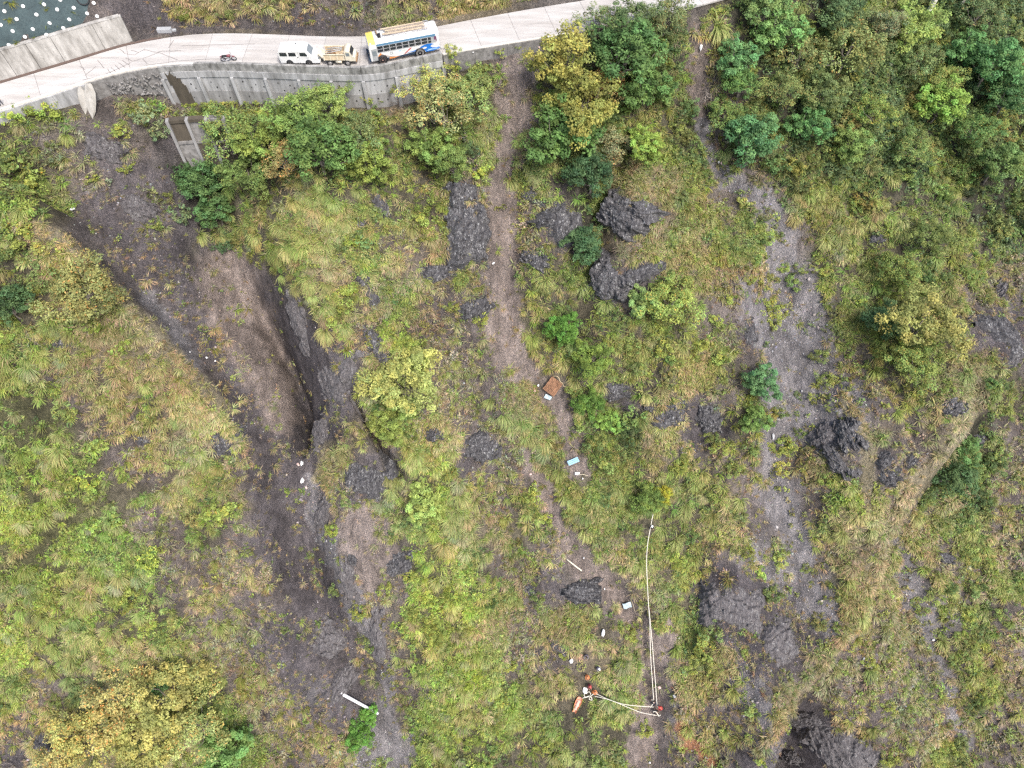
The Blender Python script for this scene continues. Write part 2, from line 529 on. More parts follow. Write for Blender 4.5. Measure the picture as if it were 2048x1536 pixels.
STRIPS = {   # strips of bare or different ground: (px, py, half width)
    'soil': [[(1035, 130, 23), (1030, 190, 31), (1015, 260, 18), (1000, 330, 21), (1005, 420, 34), (1000, 500, 31), (1000, 570, 31), (1005, 650, 39), (1025, 720, 42), (1060, 745, 29)],
             [(1100, 780, 23), (1125, 830, 17), (1135, 880, 17), (1150, 940, 21)],
             [(1050, 905, 12), (1075, 960, 20), (1105, 1020, 21), (1135, 1075, 26), (1160, 1120, 31), (1200, 1165, 25), (1245, 1210, 23), (1280, 1260, 23), (1300, 1300, 26), (1310, 1380, 31), (1300, 1450, 39), (1295, 1500, 42), (1300, 1560, 42)],
             [(1335, 1230, 14), (1325, 1290, 21), (1310, 1340, 21)],
             [(450, 560, 65), (520, 720, 52), (560, 830, 39)],
             [(720, 1050, 46), (745, 1110, 49), (740, 1170, 26)],
             [(1400, 75, 26), (1390, 150, 21), (1395, 210, 18)],
             [(1045, 150, 26), (1030, 240, 26)]],
    'orange': [[(1362, 1458, 15), (1385, 1488, 17), (1415, 1515, 15)]],
    's': [[(1395, 230, 12), (1420, 300, 14), (1445, 350, 18), (1520, 390, 25), (1550, 450, 32), (1560, 530, 40), (1580, 600, 52), (1600, 680, 56), (1610, 760, 74), (1630, 815, 76)],
          [(1495, 580, 22), (1540, 700, 23), (1550, 790, 29), (1540, 870, 29), (1550, 960, 23), (1560, 1010, 23), (1600, 1060, 25), (1590, 1150, 52), (1620, 1200, 32)],
          [(1480, 1350, 20), (1530, 1440, 18)],
          [(765, 1340, 14), (772, 1420, 22), (780, 1500, 31), (775, 1570, 34)],
          [(1800, 1080, 11), (1845, 1220, 23), (1880, 1330, 13), (1905, 1430, 9), (1940, 1490, 9)],
          [(620, 960, 13), (640, 1040, 14), (680, 1150, 16), (740, 1280, 20)], [(300, 600, 14), (350, 670, 16), (400, 730, 13)]],
    '.': [[(330, 350, 22), (350, 410, 24), (430, 500, 14), (500, 580, 20), (560, 700, 30), (590, 800, 34), (600, 900, 28)],
          [(505, 560, 22), (590, 650, 40), (670, 740, 50), (660, 830, 50), (635, 900, 22)],
          [(540, 950, 42), (560, 1040, 55), (590, 1130, 38), (650, 1230, 42), (690, 1400, 44)],
          [(1560, 1420, 20), (1620, 1480, 70), (1660, 1560, 90)], [(1480, 1200, 60), (1540, 1290, 60)],
          [(1560, 1180, 40), (1600, 1290, 40)], [(2000, 660, 50), (2060, 690, 60)],
          [(200, 290, 30), (260, 400, 30), (330, 520, 36), (420, 640, 36)], [(330, 48, 16), (450, 44, 18), (560, 42, 20), (700, 42, 18)], [(240, 12, 30), (310, 30, 34)]],
    'rock2': [[(1600, 1400, 22), (1620, 1470, 58), (1650, 1560, 90)], [(1430, 1165, 40), (1490, 1230, 66), (1560, 1300, 66)], [(545, 960, 34), (560, 1050, 46), (585, 1130, 34), (640, 1240, 30)], [(520, 585, 14), (600, 680, 30), (660, 760, 40), (640, 850, 34)]],
    'G': [[(1965, 830, 12), (1930, 890, 26), (1890, 950, 32), (1850, 1005, 18)]],
    'crest': [[(1970, 735, 12), (1950, 790, 16), (1925, 850, 18), (1880, 915, 20), (1840, 960, 22), (1810, 995, 19), (1780, 1060, 16), (1765, 1110, 15), (1745, 1160, 14)],
              [(1685, 790, 9), (1718, 850, 15), (1735, 900, 15), (1736, 960, 11), (1732, 1015, 11)], [(1682, 1030, 12), (1710, 1080, 15), (1735, 1130, 14), (1745, 1180, 12)],
              [(20, 436, 12), (120, 472, 15), (190, 540, 16), (250, 605, 16), (330, 695, 18), (400, 765, 16), (450, 810, 12)], [(655, 895, 12), (642, 930, 12), (630, 960, 9)],
              [(1640, 1335, 9), (1600, 1385, 12), (1555, 1440, 11), (1515, 1510, 9)]],
    'd': [[(0, 446, 16), (110, 500, 22), (180, 580, 24), (280, 685, 26), (380, 800, 26), (470, 880, 14)], [(1720, 1130, 18), (1730, 1200, 24)],
          [(1270, 370, 40), (1300, 470, 40)], [(660, 900, 18), (650, 960, 12)], [(1620, 1350, 14), (1540, 1450, 10)]],
}
NCH = len(CLS) + 3               # + soil, orange earth, straw crests
SOIL, ORANGE, CREST = len(CLS), len(CLS) + 1, len(CLS) + 2
IX = {c: i for i, c in enumerate(CLS)}
# the strips are rasterised once on a 4 px plan
SW, SH, SO = 4.0, 4.0, 100.0
gx = np.arange(-SO, 2048 + SO, SW); gy = np.arange(-SO, 1536 + SO, SH)
PXG, PYG = np.meshgrid(gx, gy, indexing='ij')
wpx = PXG + fbm(31, PXG, PYG, 60, 4, 0.6) * 46; wpy = PYG + fbm(32, PXG, PYG, 60, 4, 0.6) * 46


def cover_grid():
    cx = np.clip(wpx / 64 - 0.5, 0, 30.999); cy = np.clip(wpy / 64 - 0.5, 0, 22.999)
    i = cx.astype(int); j = cy.astype(int); u = cx - i; v = cy - j
    W = np.zeros((NCH,) + PXG.shape)
    for c in range(len(CLS)):
        m = CM[c]
        W[c] = (m[j, i] * (1 - u) + m[j, i + 1] * u) * (1 - v) + (m[j + 1, i] * (1 - u) + m[j + 1, i + 1] * u) * v
    W = W ** 1.6
    jx = PXG + fbm(41, PXG, PYG, 22, 3, 0.6) * 26; jy = PYG + fbm(42, PXG, PYG, 22, 3, 0.6) * 26
    order = ['.', 'd', 's', 'rock2', 'G', 'soil', 'orange', 'crest']
    for nm in order:
        ci = {'soil': SOIL, 'orange': ORANGE, 'crest': CREST, 'rock2': IX['.']}.get(nm, IX.get(nm))
        for poly in STRIPS[nm]:
            q = 0.3 if nm == 'crest' else 0.6 if nm in ('d', 'orange') else 1.0
            d, s, v = line_field(np.array([p[:2] for p in poly], float), [p[2] for p in poly], PXG + (jx - PXG) * q, PYG + (jy - PYG) * q)
            k = sstep(1.2, 0.75, d / v) * (0.8 if nm == '.' else 0.95)
            W *= (1 - k); W[ci] += k
    return W / (W.sum(0) + 1e-9)


CW = cover_grid()


def cover_at(px, py):
    i = np.clip(((px + SO) / SW), 0, len(gx) - 1).astype(int); j = np.clip(((py + SO) / SH), 0, len(gy) - 1).astype(int)
    return CW[:, i, j]


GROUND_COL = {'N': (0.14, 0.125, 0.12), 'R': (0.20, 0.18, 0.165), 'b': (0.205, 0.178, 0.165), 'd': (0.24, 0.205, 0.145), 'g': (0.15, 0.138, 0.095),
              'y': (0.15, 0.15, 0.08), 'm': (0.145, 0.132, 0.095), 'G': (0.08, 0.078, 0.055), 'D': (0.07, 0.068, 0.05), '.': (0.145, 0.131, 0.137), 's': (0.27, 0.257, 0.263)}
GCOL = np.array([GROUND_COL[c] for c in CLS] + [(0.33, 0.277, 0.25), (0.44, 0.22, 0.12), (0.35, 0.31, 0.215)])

# hillside mesh
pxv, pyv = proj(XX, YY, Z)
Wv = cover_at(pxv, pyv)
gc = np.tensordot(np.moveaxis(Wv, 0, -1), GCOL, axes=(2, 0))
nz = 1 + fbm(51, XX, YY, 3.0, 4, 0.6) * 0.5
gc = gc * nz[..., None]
stone = np.clip(Wv[IX['.']] + Wv[IX['s']] + 0.5 * Wv[IX['b']], 0, 1)
nx, ny = XX.shape
vid = np.arange(nx * ny).reshape(nx, ny)
quads = np.stack([vid[:-1, :-1], vid[1:, :-1], vid[1:, 1:], vid[:-1, 1:]], -1).reshape(-1, 4)
# the ground is not needed under the hidden far corners
me = bpy.data.meshes.new('hillside')
me.vertices.add(nx * ny)
me.vertices.foreach_set('co', np.stack([XX, YY, Z], -1).reshape(-1).astype(np.float32))
me.loops.add(quads.size); me.loops.foreach_set('vertex_index', quads.reshape(-1).astype(np.int32))
me.polygons.add(len(quads))
me.polygons.foreach_set('loop_start', np.arange(0, quads.size, 4, dtype=np.int32))
me.polygons.foreach_set('use_smooth', np.ones(len(quads), bool))
me.update(calc_edges=True)
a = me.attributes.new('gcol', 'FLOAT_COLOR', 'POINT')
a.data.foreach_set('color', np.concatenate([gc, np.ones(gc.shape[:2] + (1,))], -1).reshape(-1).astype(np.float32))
a = me.attributes.new('stone', 'FLOAT', 'POINT')
a.data.foreach_set('value', stone.reshape(-1).astype(np.float32))


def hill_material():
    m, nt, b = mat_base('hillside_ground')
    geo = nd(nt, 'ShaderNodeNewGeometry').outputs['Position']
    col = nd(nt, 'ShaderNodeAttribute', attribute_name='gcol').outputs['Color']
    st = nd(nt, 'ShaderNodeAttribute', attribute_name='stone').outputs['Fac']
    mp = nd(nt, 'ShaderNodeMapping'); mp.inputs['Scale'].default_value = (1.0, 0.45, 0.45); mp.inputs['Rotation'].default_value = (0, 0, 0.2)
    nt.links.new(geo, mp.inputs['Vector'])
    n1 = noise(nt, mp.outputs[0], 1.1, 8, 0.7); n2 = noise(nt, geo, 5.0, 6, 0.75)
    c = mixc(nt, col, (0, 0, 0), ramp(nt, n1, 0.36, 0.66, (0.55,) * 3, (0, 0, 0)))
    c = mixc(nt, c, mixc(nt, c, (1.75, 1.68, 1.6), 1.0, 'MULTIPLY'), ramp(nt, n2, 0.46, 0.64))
    # pale chips and lichen on bare stone
    vo = nd(nt, 'ShaderNodeTexVoronoi'); vo.inputs['Scale'].default_value = 5.5; nt.links.new(geo, vo.inputs['Vector'])
    chips = ramp(nt, vo.outputs['Distance'], 0.08, 0.30, (1, 1, 1), (0, 0, 0))
    pick = ramp(nt, noise(nt, geo, 2.6, 4, 0.7), 0.54, 0.66)
    k = nd(nt, 'ShaderNodeMath', operation='MULTIPLY'); nt.links.new(chips, k.inputs[0]); nt.links.new(pick, k.inputs[1])
    k2 = nd(nt, 'ShaderNodeMath', operation='MULTIPLY'); nt.links.new(k.outputs[0], k2.inputs[0]); nt.links.new(st, k2.inputs[1])
    c = mixc(nt, c, (0.45, 0.44, 0.44), k2.outputs[0])
    nt.links.new(c, b.inputs['Base Color'])
    b.inputs['Roughness'].default_value = 0.95; b.inputs['Specular IOR Level'].default_value = 0.15
    hs = nd(nt, 'ShaderNodeMath', operation='ADD'); nt.links.new(n1, hs.inputs[0]); nt.links.new(n2, hs.inputs[1])
    bump(nt, b, hs.outputs[0], 1.0, 0.6)
    return m


me.materials.append(hill_material())
hill = link('hillside', me)
setp(hill, 'steep rocky hillside of dark stone, brown soil and scree falling away below the road', 'hillside', kind='structure')


# ------------------------------------------------------------------ plants: the forms
def finish_plant(name, V, F, C, mat, mi=None):
    """V vertices, F faces, C one colour multiplier per vertex"""
    me = bpy.data.meshes.new(name)
    V = np.asarray(V, np.float32); F = np.asarray(F, np.int32); C = np.asarray(C, np.float32)
    k = F.shape[1]
    me.vertices.add(len(V)); me.vertices.foreach_set('co', V.reshape(-1))
    me.loops.add(F.size); me.loops.foreach_set('vertex_index', F.reshape(-1))
    me.polygons.add(len(F)); me.polygons.foreach_set('loop_start', np.arange(0, F.size, k, dtype=np.int32))
    me.update(calc_edges=True)
    a = me.attributes.new('vc', 'FLOAT_COLOR', 'POINT')
    a.data.foreach_set('color', np.concatenate([C, np.ones((len(C), 1), np.float32)], 1).reshape(-1))
    for m in (mat if isinstance(mat, list) else [mat]): me.materials.append(m)
    return me


def leaves(rng, cen, size, flat=0.5, col=None, aspect=0.55, out=None):
    """one folded four-point leaf spray at every centre"""
    n = len(cen)
    nrm = rng.normal(size=(n, 3)); nrm[:, 2] = np.abs(nrm[:, 2]) + flat * 2
    if out is not None: nrm = nrm * 0.5 + out * 0.9 + np.array([0, 0, 0.45])
    nrm /= np.linalg.norm(nrm, axis=1)[:, None]
    t = rng.normal(size=(n, 3)); t -= (t * nrm).sum(1)[:, None] * nrm
    t /= np.linalg.norm(t, axis=1)[:, None]
    b = np.cross(nrm, t)
    s = (size * rng.uniform(0.6, 1.4, n))[:, None]
    v = np.stack([cen - t * s * 0.5, cen + b * s * aspect * 0.5 - nrm * s * 0.08, cen + t * s * 0.5 - nrm * s * 0.12, cen - b * s * aspect * 0.5 - nrm * s * 0.08], 1)
    f = np.arange(n * 4).reshape(n, 4)
    c = np.repeat(col[:, None, :], 4, 1)
    return v.reshape(-1, 3), f, c.reshape(-1, 3)


def make_crown(seed, rad, hc, flat, ncl, nlf, lsize, dead=0.0, spr=(0.13, 0.23)):
    rng = np.random.default_rng(seed)
    d = rng.normal(size=(ncl, 3)); d[:, 2] = d[:, 2] * 0.8 + 0.25
    d /= np.linalg.norm(d, axis=1)[:, None]
    r = rng.uniform(0.35, 1.0, ncl) ** 0.6
    lob = 1 + 0.28 * np.sin(np.arctan2(d[:, 1], d[:, 0]) * 3 + seed) + 0.15 * np.sin(np.arctan2(d[:, 1], d[:, 0]) * 5 + 2.1 * seed)
    cc = d * (r * lob)[:, None] * np.array([rad, rad, rad * flat]) + np.array([0, 0, hc])
    P = []; Cc = []; O = []
    for i in range(ncl):
        m = int(nlf * rng.uniform(0.55, 1.45))
        rr = rad * rng.uniform(*spr)
        q = rng.normal(size=(m, 3)); q /= np.linalg.norm(q, axis=1)[:, None]; O.append(q.copy())
        q = q * (rng.uniform(0.45, 1.1, m) ** 0.7)[:, None] * np.array([rr, rr, rr * 0.65])
        P.append(cc[i] + q)
        tone = rng.uniform(0.55, 1.4); hue = rng.uniform(-0.13, 0.16)
        col = np.array([tone * (1 + hue), tone, tone * (1 - hue * 0.5)])
        cl = col[None, :] * rng.uniform(0.75, 1.25, (m, 1))
        brown = rng.random(m) < dead
        cl[brown] *= np.array([1.6, 0.95, 0.9])
        Cc.append(cl)
    P = np.concatenate(P); Cc = np.concatenate(Cc); O = np.concatenate(O)
    v, f, c = leaves(rng, P, lsize, 0.45, Cc, 0.6, O)
    return v, f, c, cc


def limb(mb, a, b, r0, r1, rng, n=5, k=4):
    a = Vector(a); b = Vector(b); L = (b - a).length
    pts = []
    for i in range(k + 1):
        t = i / k
        p = a.lerp(b, t) + Vector(rng.normal(size=3)) * L * 0.05 * math.sin(PI * t) + Vector((0, 0, -L * 0.12 * math.sin(PI * t)))
        pts.append(p)
    mb.tube(pts, [r0 + (r1 - r0) * i / k for i in range(k + 1)], n, caps=False)


TREES = []
for i, (rad, hc, flat, ncl, nlf, ls, dead) in enumerate([
        (3.4, 3.6, 0.55, 100, 70, 0.23, 0.0), (3.0, 4.2, 0.75, 96, 64, 0.22, 0.0), (3.6, 3.2, 0.5, 110, 60, 0.22, 0.06),
        (2.8, 3.0, 0.7, 84, 74, 0.24, 0.0), (3.2, 3.4, 0.6, 70, 58, 0.21, 0.12), (3.0, 3.6, 0.65, 110, 60, 0.23, 0.0)]):
    v, f, c, cc = make_crown(100 + i, rad, hc, flat, ncl, nlf, ls, dead)
    rng = np.random.default_rng(300 + i)
    mb = MB()
    top = Vector((rng.normal() * 0.25, rng.normal() * 0.25, hc * 0.62))
    limb(mb, (0, 0, -0.8), top, 0.17, 0.11, rng, 7, 5)
    for q in rng.permutation(len(cc))[:16]:
        limb(mb, Vector((0, 0, 0)).lerp(top, rng.uniform(0.45, 1.0)), cc[q], 0.07, 0.02, rng)
    TREES.append((finish_plant('crown', v, f, c, LEAF), mb.mesh('trunk', BARK), rad, hc))

SHRUBS = []
for i, (flat, ncl, nlf, ls, hc) in enumerate([(0.7, 26, 44, 0.135, 0.55), (0.85, 22, 50, 0.12, 0.65), (0.6, 30, 36, 0.15, 0.5), (0.9, 24, 46, 0.11, 0.7), (0.65, 22, 36, 0.17, 0.5)]):
    v, f, c, cc = make_crown(500 + i, 1.0, hc, flat, ncl, nlf, ls, 0.03, (0.18, 0.34))
    rng = np.random.default_rng(700 + i)
    mb = MB()
    for q in range(0, len(cc), 2):
        limb(mb, (0, 0, -0.3), cc[q], 0.025, 0.01, rng, 4, 3)
    k = len(v)
    F = np.array([[*fc, fc[-1]][:4] for fc in mb.f])
    V = np.concatenate([v, np.array(mb.v)]); C = np.concatenate([c, np.tile([[1.0, 0.75, 0.8]], (len(mb.v), 1))])
    SHRUBS.append(finish_plant('shrub', V, np.concatenate([f, F + k]), C, LEAF))


def blades(seed, n, length, width, spread, droop, segs, strawf, base_r, lean=(0, -0.35), fan=0.3):
    """arching blades out of one root, hanging over downhill"""
    rng = np.random.default_rng(seed)
    V = []; F = []; C = []
    for i in range(n):
        az = rng.uniform(0, 2 * PI) if rng.random() > fan else rng.normal(-PI / 2, 0.75)
        el = rng.uniform(0.25, 1.35) * (1 - 0.25 * spread)
        d = np.array([math.cos(az) * math.cos(el), math.sin(az) * math.cos(el), math.sin(el)])
        d[:2] += np.array(lean) * rng.uniform(0.3, 1.2)
        d /= np.linalg.norm(d)
        L = length * rng.uniform(0.55, 1.15)
        p = np.array([math.cos(az), math.sin(az), 0]) * base_r * rng.uniform(0, 1)
        side = np.cross(d, [0, 0, 1.0]); side /= np.linalg.norm(side) + 1e-6
        straw = rng.random() < strawf
        base = np.array([1.16, 1.04, 1.05]) if straw else np.array([0.88, 1.0, 0.82])
        base = base * rng.uniform(0.62, 1.3)
        k0 = len(V)
        for s in range(segs + 1):
            t = s / segs
            w = width * (1 - 0.85 * t ** 1.5) * rng.uniform(0.9, 1.1) * 0.5
            V.append(p - side * w); V.append(p + side * w)
            cc = base * (0.74 + 0.36 * t) * (np.array([0.82, 1.0, 0.75]) * (1 - t) + np.array([1.16, 1.02, 1.08]) * t)
            C.append(cc); C.append(cc)
            if s < segs: F.append((k0 + 2 * s, k0 + 2 * s + 1, k0 + 2 * s + 3, k0 + 2 * s + 2))
            p = p + d * L / segs
            d = d + np.array([0, -0.10, -droop]) * (0.5 + t); d /= np.linalg.norm(d)
    return V, F, C


TUSSOCK = [finish_plant('tussock', *blades(20 + i, 175, 1.5, 0.07, 0.3, 0.46, 5, sf, 0.24, (0, -0.8), 0.7), BLADE) for i, sf in enumerate([0.25, 0.4, 0.55, 0.3])]
CLUMP = [finish_plant('grass_clump', *blades(40 + i, 34, 0.68, 0.06, 0.6, 0.4, 3, sf, 0.18, (0, -0.6), 0.5), BLADE) for i, sf in enumerate([0.5, 0.7, 0.35])]
SHORT = [finish_plant('short_grass', *blades(60 + i, 26, 0.34, 0.055, 0.9, 0.3, 2, sf, 0.17, (0, -0.2)), BLADE) for i, sf in enumerate([0.5, 0.8])]


def herb(seed, n, rad, h, ls):
    rng = np.random.default_rng(seed)
    a = rng.uniform(0, 2 * PI, n); r = rad * np.sqrt(rng.random(n))
    P = np.stack([r * np.cos(a), r * np.sin(a), h * (0.25 + 0.75 * rng.random(n)) * (1 - 0.5 * (r / rad) ** 2)], -1)
    tone = rng.uniform(0.65, 1.3, (n, 1)); col = tone * np.array([[1.0, 1.0, 1.0]]) * (1 + rng.normal(size=(n, 3)) * np.array([0.12, 0.03, 0.08]))
    return leaves(rng, P, ls, 0.5, col, 0.7)


HERB = [finish_plant('herb', *herb(80 + i, n, r, h, ls), LEAF) for i, (n, r, h, ls) in enumerate([(34, 0.42, 0.35, 0.19), (26, 0.36, 0.5, 0.22), (44, 0.5, 0.3, 0.15)])]


def cobble(seed):
    bm = bmesh.new(); bmesh.ops.create_icosphere(bm, subdivisions=1, radius=0.5)
    rng = np.random.default_rng(seed)
    for v in bm.verts: v.co = Vector(v.co) * rng.uniform(0.65, 1.1); v.co.z *= 0.7
    V = [tuple(v.co) for v in bm.verts]; F = [[w.index for w in f.verts] for f in bm.faces]; bm.free()
    return V, F


STONE = plant_mat('stone', 0.95, 0.0)
COBBLE = []
for i in range(3):
    V, F = cobble(90 + i)
    COBBLE.append(finish_plant('stone', V, F, np.ones((len(V), 3)), STONE))


# ------------------------------------------------------------------ scatter of what nobody could count
def scatter(name, protos, x, y, rot, scl, tint, idx, label, cat, sink=0.05):
    """one object: a cloud of roots on the ground, each carrying its turn, size and tint"""
    z = HZ(x, y) - sink
    me = bpy.data.meshes.new(name)
    n = len(x)
    me.vertices.add(n); me.vertices.foreach_set('co', np.stack([x, y, z], -1).reshape(-1).astype(np.float32))
    for nm, tp, key, arr in (('turn', 'FLOAT_VECTOR', 'vector', rot), ('size', 'FLOAT_VECTOR', 'vector', scl), ('pick', 'INT', 'value', idx)):
        a = me.attributes.new(nm, tp, 'POINT'); a.data.foreach_set(key, np.ascontiguousarray(arr).reshape(-1).astype(np.int32 if tp == 'INT' else np.float32))
    a = me.attributes.new('tint', 'FLOAT_COLOR', 'POINT')
    a.data.foreach_set('color', np.concatenate([tint, np.ones((n, 1))], 1).reshape(-1).astype(np.float32))
    o = link(name, me)
    setp(o, label, cat, kind='stuff')
    pc = bpy.data.collections.new(name + '_forms')
    for i, pm in enumerate(protos):
        po = bpy.data.objects.new('%s_form_%02d' % (name, i), pm); po['kind'] = 'stuff'; pc.objects.link(po)
    ng = bpy.data.node_groups.new(name, 'GeometryNodeTree')
    ng.interface.new_socket('Geometry', in_out='INPUT', socket_type='NodeSocketGeometry')
    ng.interface.new_socket('Geometry', in_out='OUTPUT', socket_type='NodeSocketGeometry')
    gi = ng.nodes.new('NodeGroupInput'); go = ng.nodes.new('NodeGroupOutput')
    iop = ng.nodes.new('GeometryNodeInstanceOnPoints')
    ci = ng.nodes.new('GeometryNodeCollectionInfo'); ci.inputs['Collection'].default_value = pc
    ci.inputs['Separate Children'].default_value = True; ci.inputs['Reset Children'].default_value = True

    def attr(nm, dt):
        q = ng.nodes.new('GeometryNodeInputNamedAttribute'); q.data_type = dt; q.inputs['Name'].default_value = nm
        return [s for s in q.outputs if s.enabled and s.name == 'Attribute'][0]
    ng.links.new(gi.outputs[0], iop.inputs['Points']); ng.links.new(ci.outputs[0], iop.inputs['Instance'])
    iop.inputs['Pick Instance'].default_value = True
    ng.links.new(attr('pick', 'INT'), iop.inputs['Instance Index'])
    ng.links.new(attr('turn', 'FLOAT_VECTOR'), iop.inputs['Rotation']); ng.links.new(attr('size', 'FLOAT_VECTOR'), iop.inputs['Scale'])
    ng.links.new(iop.outputs[0], go.inputs[0])
    md = o.modifiers.new('scatter', 'NODES'); md.node_group = ng
    return o


# bare rocks, and things lying in the open, that plants keep off
ROCK_LIST = [
    (945, 470, 34, 50, -25, 'tall black rock face streaked white left of the landslide scar'), (925, 388, 26, 26, 10, 'small grey rock above the tall streaked face'), (875, 548, 34, 20, 15, 'dark low rock ledge under the tall streaked face'),
    (762, 415, 13, 28, 0, 'narrow upright white speckled rock in the grass of the central spur'), (718, 448, 12, 8, 0, 'small pale rock left of the narrow upright one'), (955, 615, 30, 22, 10, 'blue grey rock half hidden by leaves beside the scar'),
    (750, 690, 16, 40, 0, 'slim grey rock above the round yellow tree'), (742, 590, 11, 30, -20, 'brown grey rock rib on the central spur'), (1240, 430, 42, 34, 0, 'blocky grey rock outcrop with white lichen under the tan grass knoll'),
    (1132, 450, 34, 34, 10, 'grey rock face left of the dark green bushy tree'), (1215, 565, 36, 34, 0, 'grey broken rock step below the dark bushy tree'), (1292, 545, 40, 16, 10, 'banded black and white rock ledge right of the broken step'),
    (1342, 832, 36, 24, 0, 'black domed rock, left of two side by side'), (1420, 838, 30, 28, 0, 'black domed rock, right of two side by side'), (1225, 782, 32, 18, 15, 'wet black rock above the ball shaped tree'),
    (1498, 668, 16, 30, -15, 'dark rock on the left bank of the scree'), (1070, 520, 28, 16, 0, 'pale speckled rock right of the scar'), (1068, 398, 26, 14, 0, 'grey stone patch at the top right of the scar'),
    (745, 968, 44, 36, 0, 'black rock overhang in the middle under dry tan grass'), (965, 895, 36, 34, 0, 'charcoal rock hollow right of the yellow tree'), (800, 1130, 28, 22, 0, 'grey cracked rock below the pale lime tree'),
    (706, 1120, 12, 10, 0, 'small black rock on the brown bare patch'), (1162, 1185, 36, 20, 0, 'grey rounded rock beside the brown trail'), (452, 893, 26, 24, -10, 'white streaked rock on the edge of the left spur'), (135, 685, 24, 10, -10, 'dark rock edge in the grass of the left spur'),
    (290, 880, 12, 9, 0, 'small dark rock low on the left spur'), (1672, 925, 34, 16, -8, 'black and white striped rock inside the tan ridge bend'), (1905, 815, 24, 22, 10, 'black rock just left of the tan ridge top'), (1755, 480, 15, 9, 0, 'small black rock in the grass right of the scree'),
    (2015, 670, 46, 36, 20, 'large dark rock wall at the right edge'), (1115, 1290, 24, 9, 0, 'black rock lip above the climbers'), (1690, 870, 32, 24, 0, 'dark brown rock bulge above the striped rock'), (1770, 920, 14, 14, 0, 'dark rock, left of two between the ridge lines'),
    (1820, 920, 14, 14, 0, 'dark rock, right of two between the ridge lines'), (1780, 955, 20, 20, 0, 'dark rock under the two between the ridge lines'), (870, 870, 16, 16, 0, 'brown black rock right under the yellow tree'), (1060, 1180, 14, 10, 0, 'low dark rock left of the trail'),
    (1960, 880, 16, 14, 0, 'bluish dark rock on the far slope behind the ridge'), (1890, 1115, 20, 10, 0, 'low grey rock on the brown right slope'), (90, 1490, 24, 20, 0, 'dark rock at the left of the lower olive trees')]
NROCK = len(ROCK_LIST)
ROCK_LIST += [(600, 650, 34, 66, 28, 'brown grey rock wall on the right side of the dark gully, upper part'), (665, 765, 46, 60, 25, 'brown grey rock wall on the right side of the dark gully, middle part'), (640, 865, 24, 36, 5, 'dark rock wall at the narrow end of the gully above the litter'),
              (650, 1020, 20, 52, 12, 'pale grey rock rib right of the litter in the gully'), (695, 1160, 20, 56, 25, 'grey green rock rib in the lower gully'), (755, 1270, 24, 62, 25, 'striped grey rock slab above the gravel at the bottom'), (660, 1280, 34, 44, 10, 'rough grey rock in the lower gully above the white pole'),
              (690, 1360, 46, 24, 0, 'grey rock face just above the white pole'), (1610, 1440, 22, 56, -25, 'dark rock edge of the ravine at the bottom right'), (1665, 1500, 50, 44, 0, 'broad dark rock slab in the ravine at the bottom right'), (1585, 1515, 20, 34, -20, 'mossy rock rib at the bottom edge right of the tan ridge'),
              (1470, 1215, 50, 46, 0, 'low grey rock slab above the tan ridge end, left part'), (1560, 1290, 46, 40, 0, 'low grey rock slab above the tan ridge end, right part'), (210, 300, 26, 34, 25, 'dark rock band on the bare slope under the road, upper part'), (280, 420, 24, 36, 25, 'dark rock band on the bare slope under the road, lower part'),
              (1650, 870, 28, 30, 0, 'brown rock shoulder at the lower end of the scree'), (2000, 580, 24, 14, 15, 'grey ledge above the rock wall at the right edge')]
KEEP = [(1106, 772, 48), (1147, 923, 32), (1155, 946, 22), (1096, 796, 26), (1255, 1208, 34), (1170, 1379, 34), (1184, 1388, 38), (1153, 1410, 36), (1312, 1420, 46), (1301, 1052, 26), (1148, 1131, 34), (1172, 1315, 26), (1194, 1336, 26),
        (1143, 1321, 22), (1206, 1264, 28), (705, 1397, 36), (745, 1420, 30), (605, 945, 46), (1166, 950, 26), (187, 211, 46), (1172, 1352, 24), (1401, 95, 26), (944, 108, 30), (330, 60, 30)]


def kept_off(px, py, f=1.0):
    m = np.zeros(np.shape(px), bool)
    for a, b, r in KEEP: m |= np.hypot(px - a, py - b) < r * f
    for a, b, hw, hh, rz, _ in ROCK_LIST[:NROCK + 12]:
        c, s = math.cos(R(rz)), math.sin(R(rz)); dx, dy = px - a, -(py - b)
        u, v = dx * c + dy * s, -dx * s + dy * c
        m |= (u / hw) ** 2 + (v / hh) ** 2 < 0.42 * f
    return m


# candidate roots over the hillside in and near the view
NPT = 190000
rx = RNG.uniform(-76, 80, NPT); ry = RNG.uniform(-8, 112, NPT)
rz = HZ(rx, ry)
ppx, ppy = proj(rx, ry, rz)
dn = y_e(rx) - ry; up_ = ry - y_u(rx)
ok = (ppx > -160) & (ppx < 2208) & (ppy > -140) & (ppy < 1640) & ((dn > 0.9) | (up_ > 0.9))
ok &= ~((up_ > 0) & (up_ < 30) & (rx < xu(262)) & (RNG.random(NPT) < 0.985))      # the netting and its wall stay clear
ok &= ~((rx > xe(300)) & (rx < xe(425)) & (dn < 9.5) & (dn > 3.0) & (RNG.random(NPT) < 0.9))
ok &= ~((up_ > -0.5) & (up_ < 1.2))
ok &= ~(kept_off(ppx, ppy, 0.7) & (RNG.random(NPT) < 0.9))
rx, ry, rz, ppx, ppy = rx[ok], ry[ok], rz[ok], ppx[ok], ppy[ok]
W = cover_at(ppx, ppy)
W = W ** 2; W /= W.sum(0)
cum = np.cumsum(W, 0); u = RNG.random(len(rx))
cl = (u[None] > cum).sum(0).clip(0, NCH - 1)
PXPER_M2 = len(rx) / ((ppx.max() - ppx.min()) * (ppy.max() - ppy.min()) / 16.5 ** 2)
patch = fbm(61, rx, ry, 3.2, 3) + 0.4 * fbm(62, rx, ry, 11, 2)      # growth comes in patches
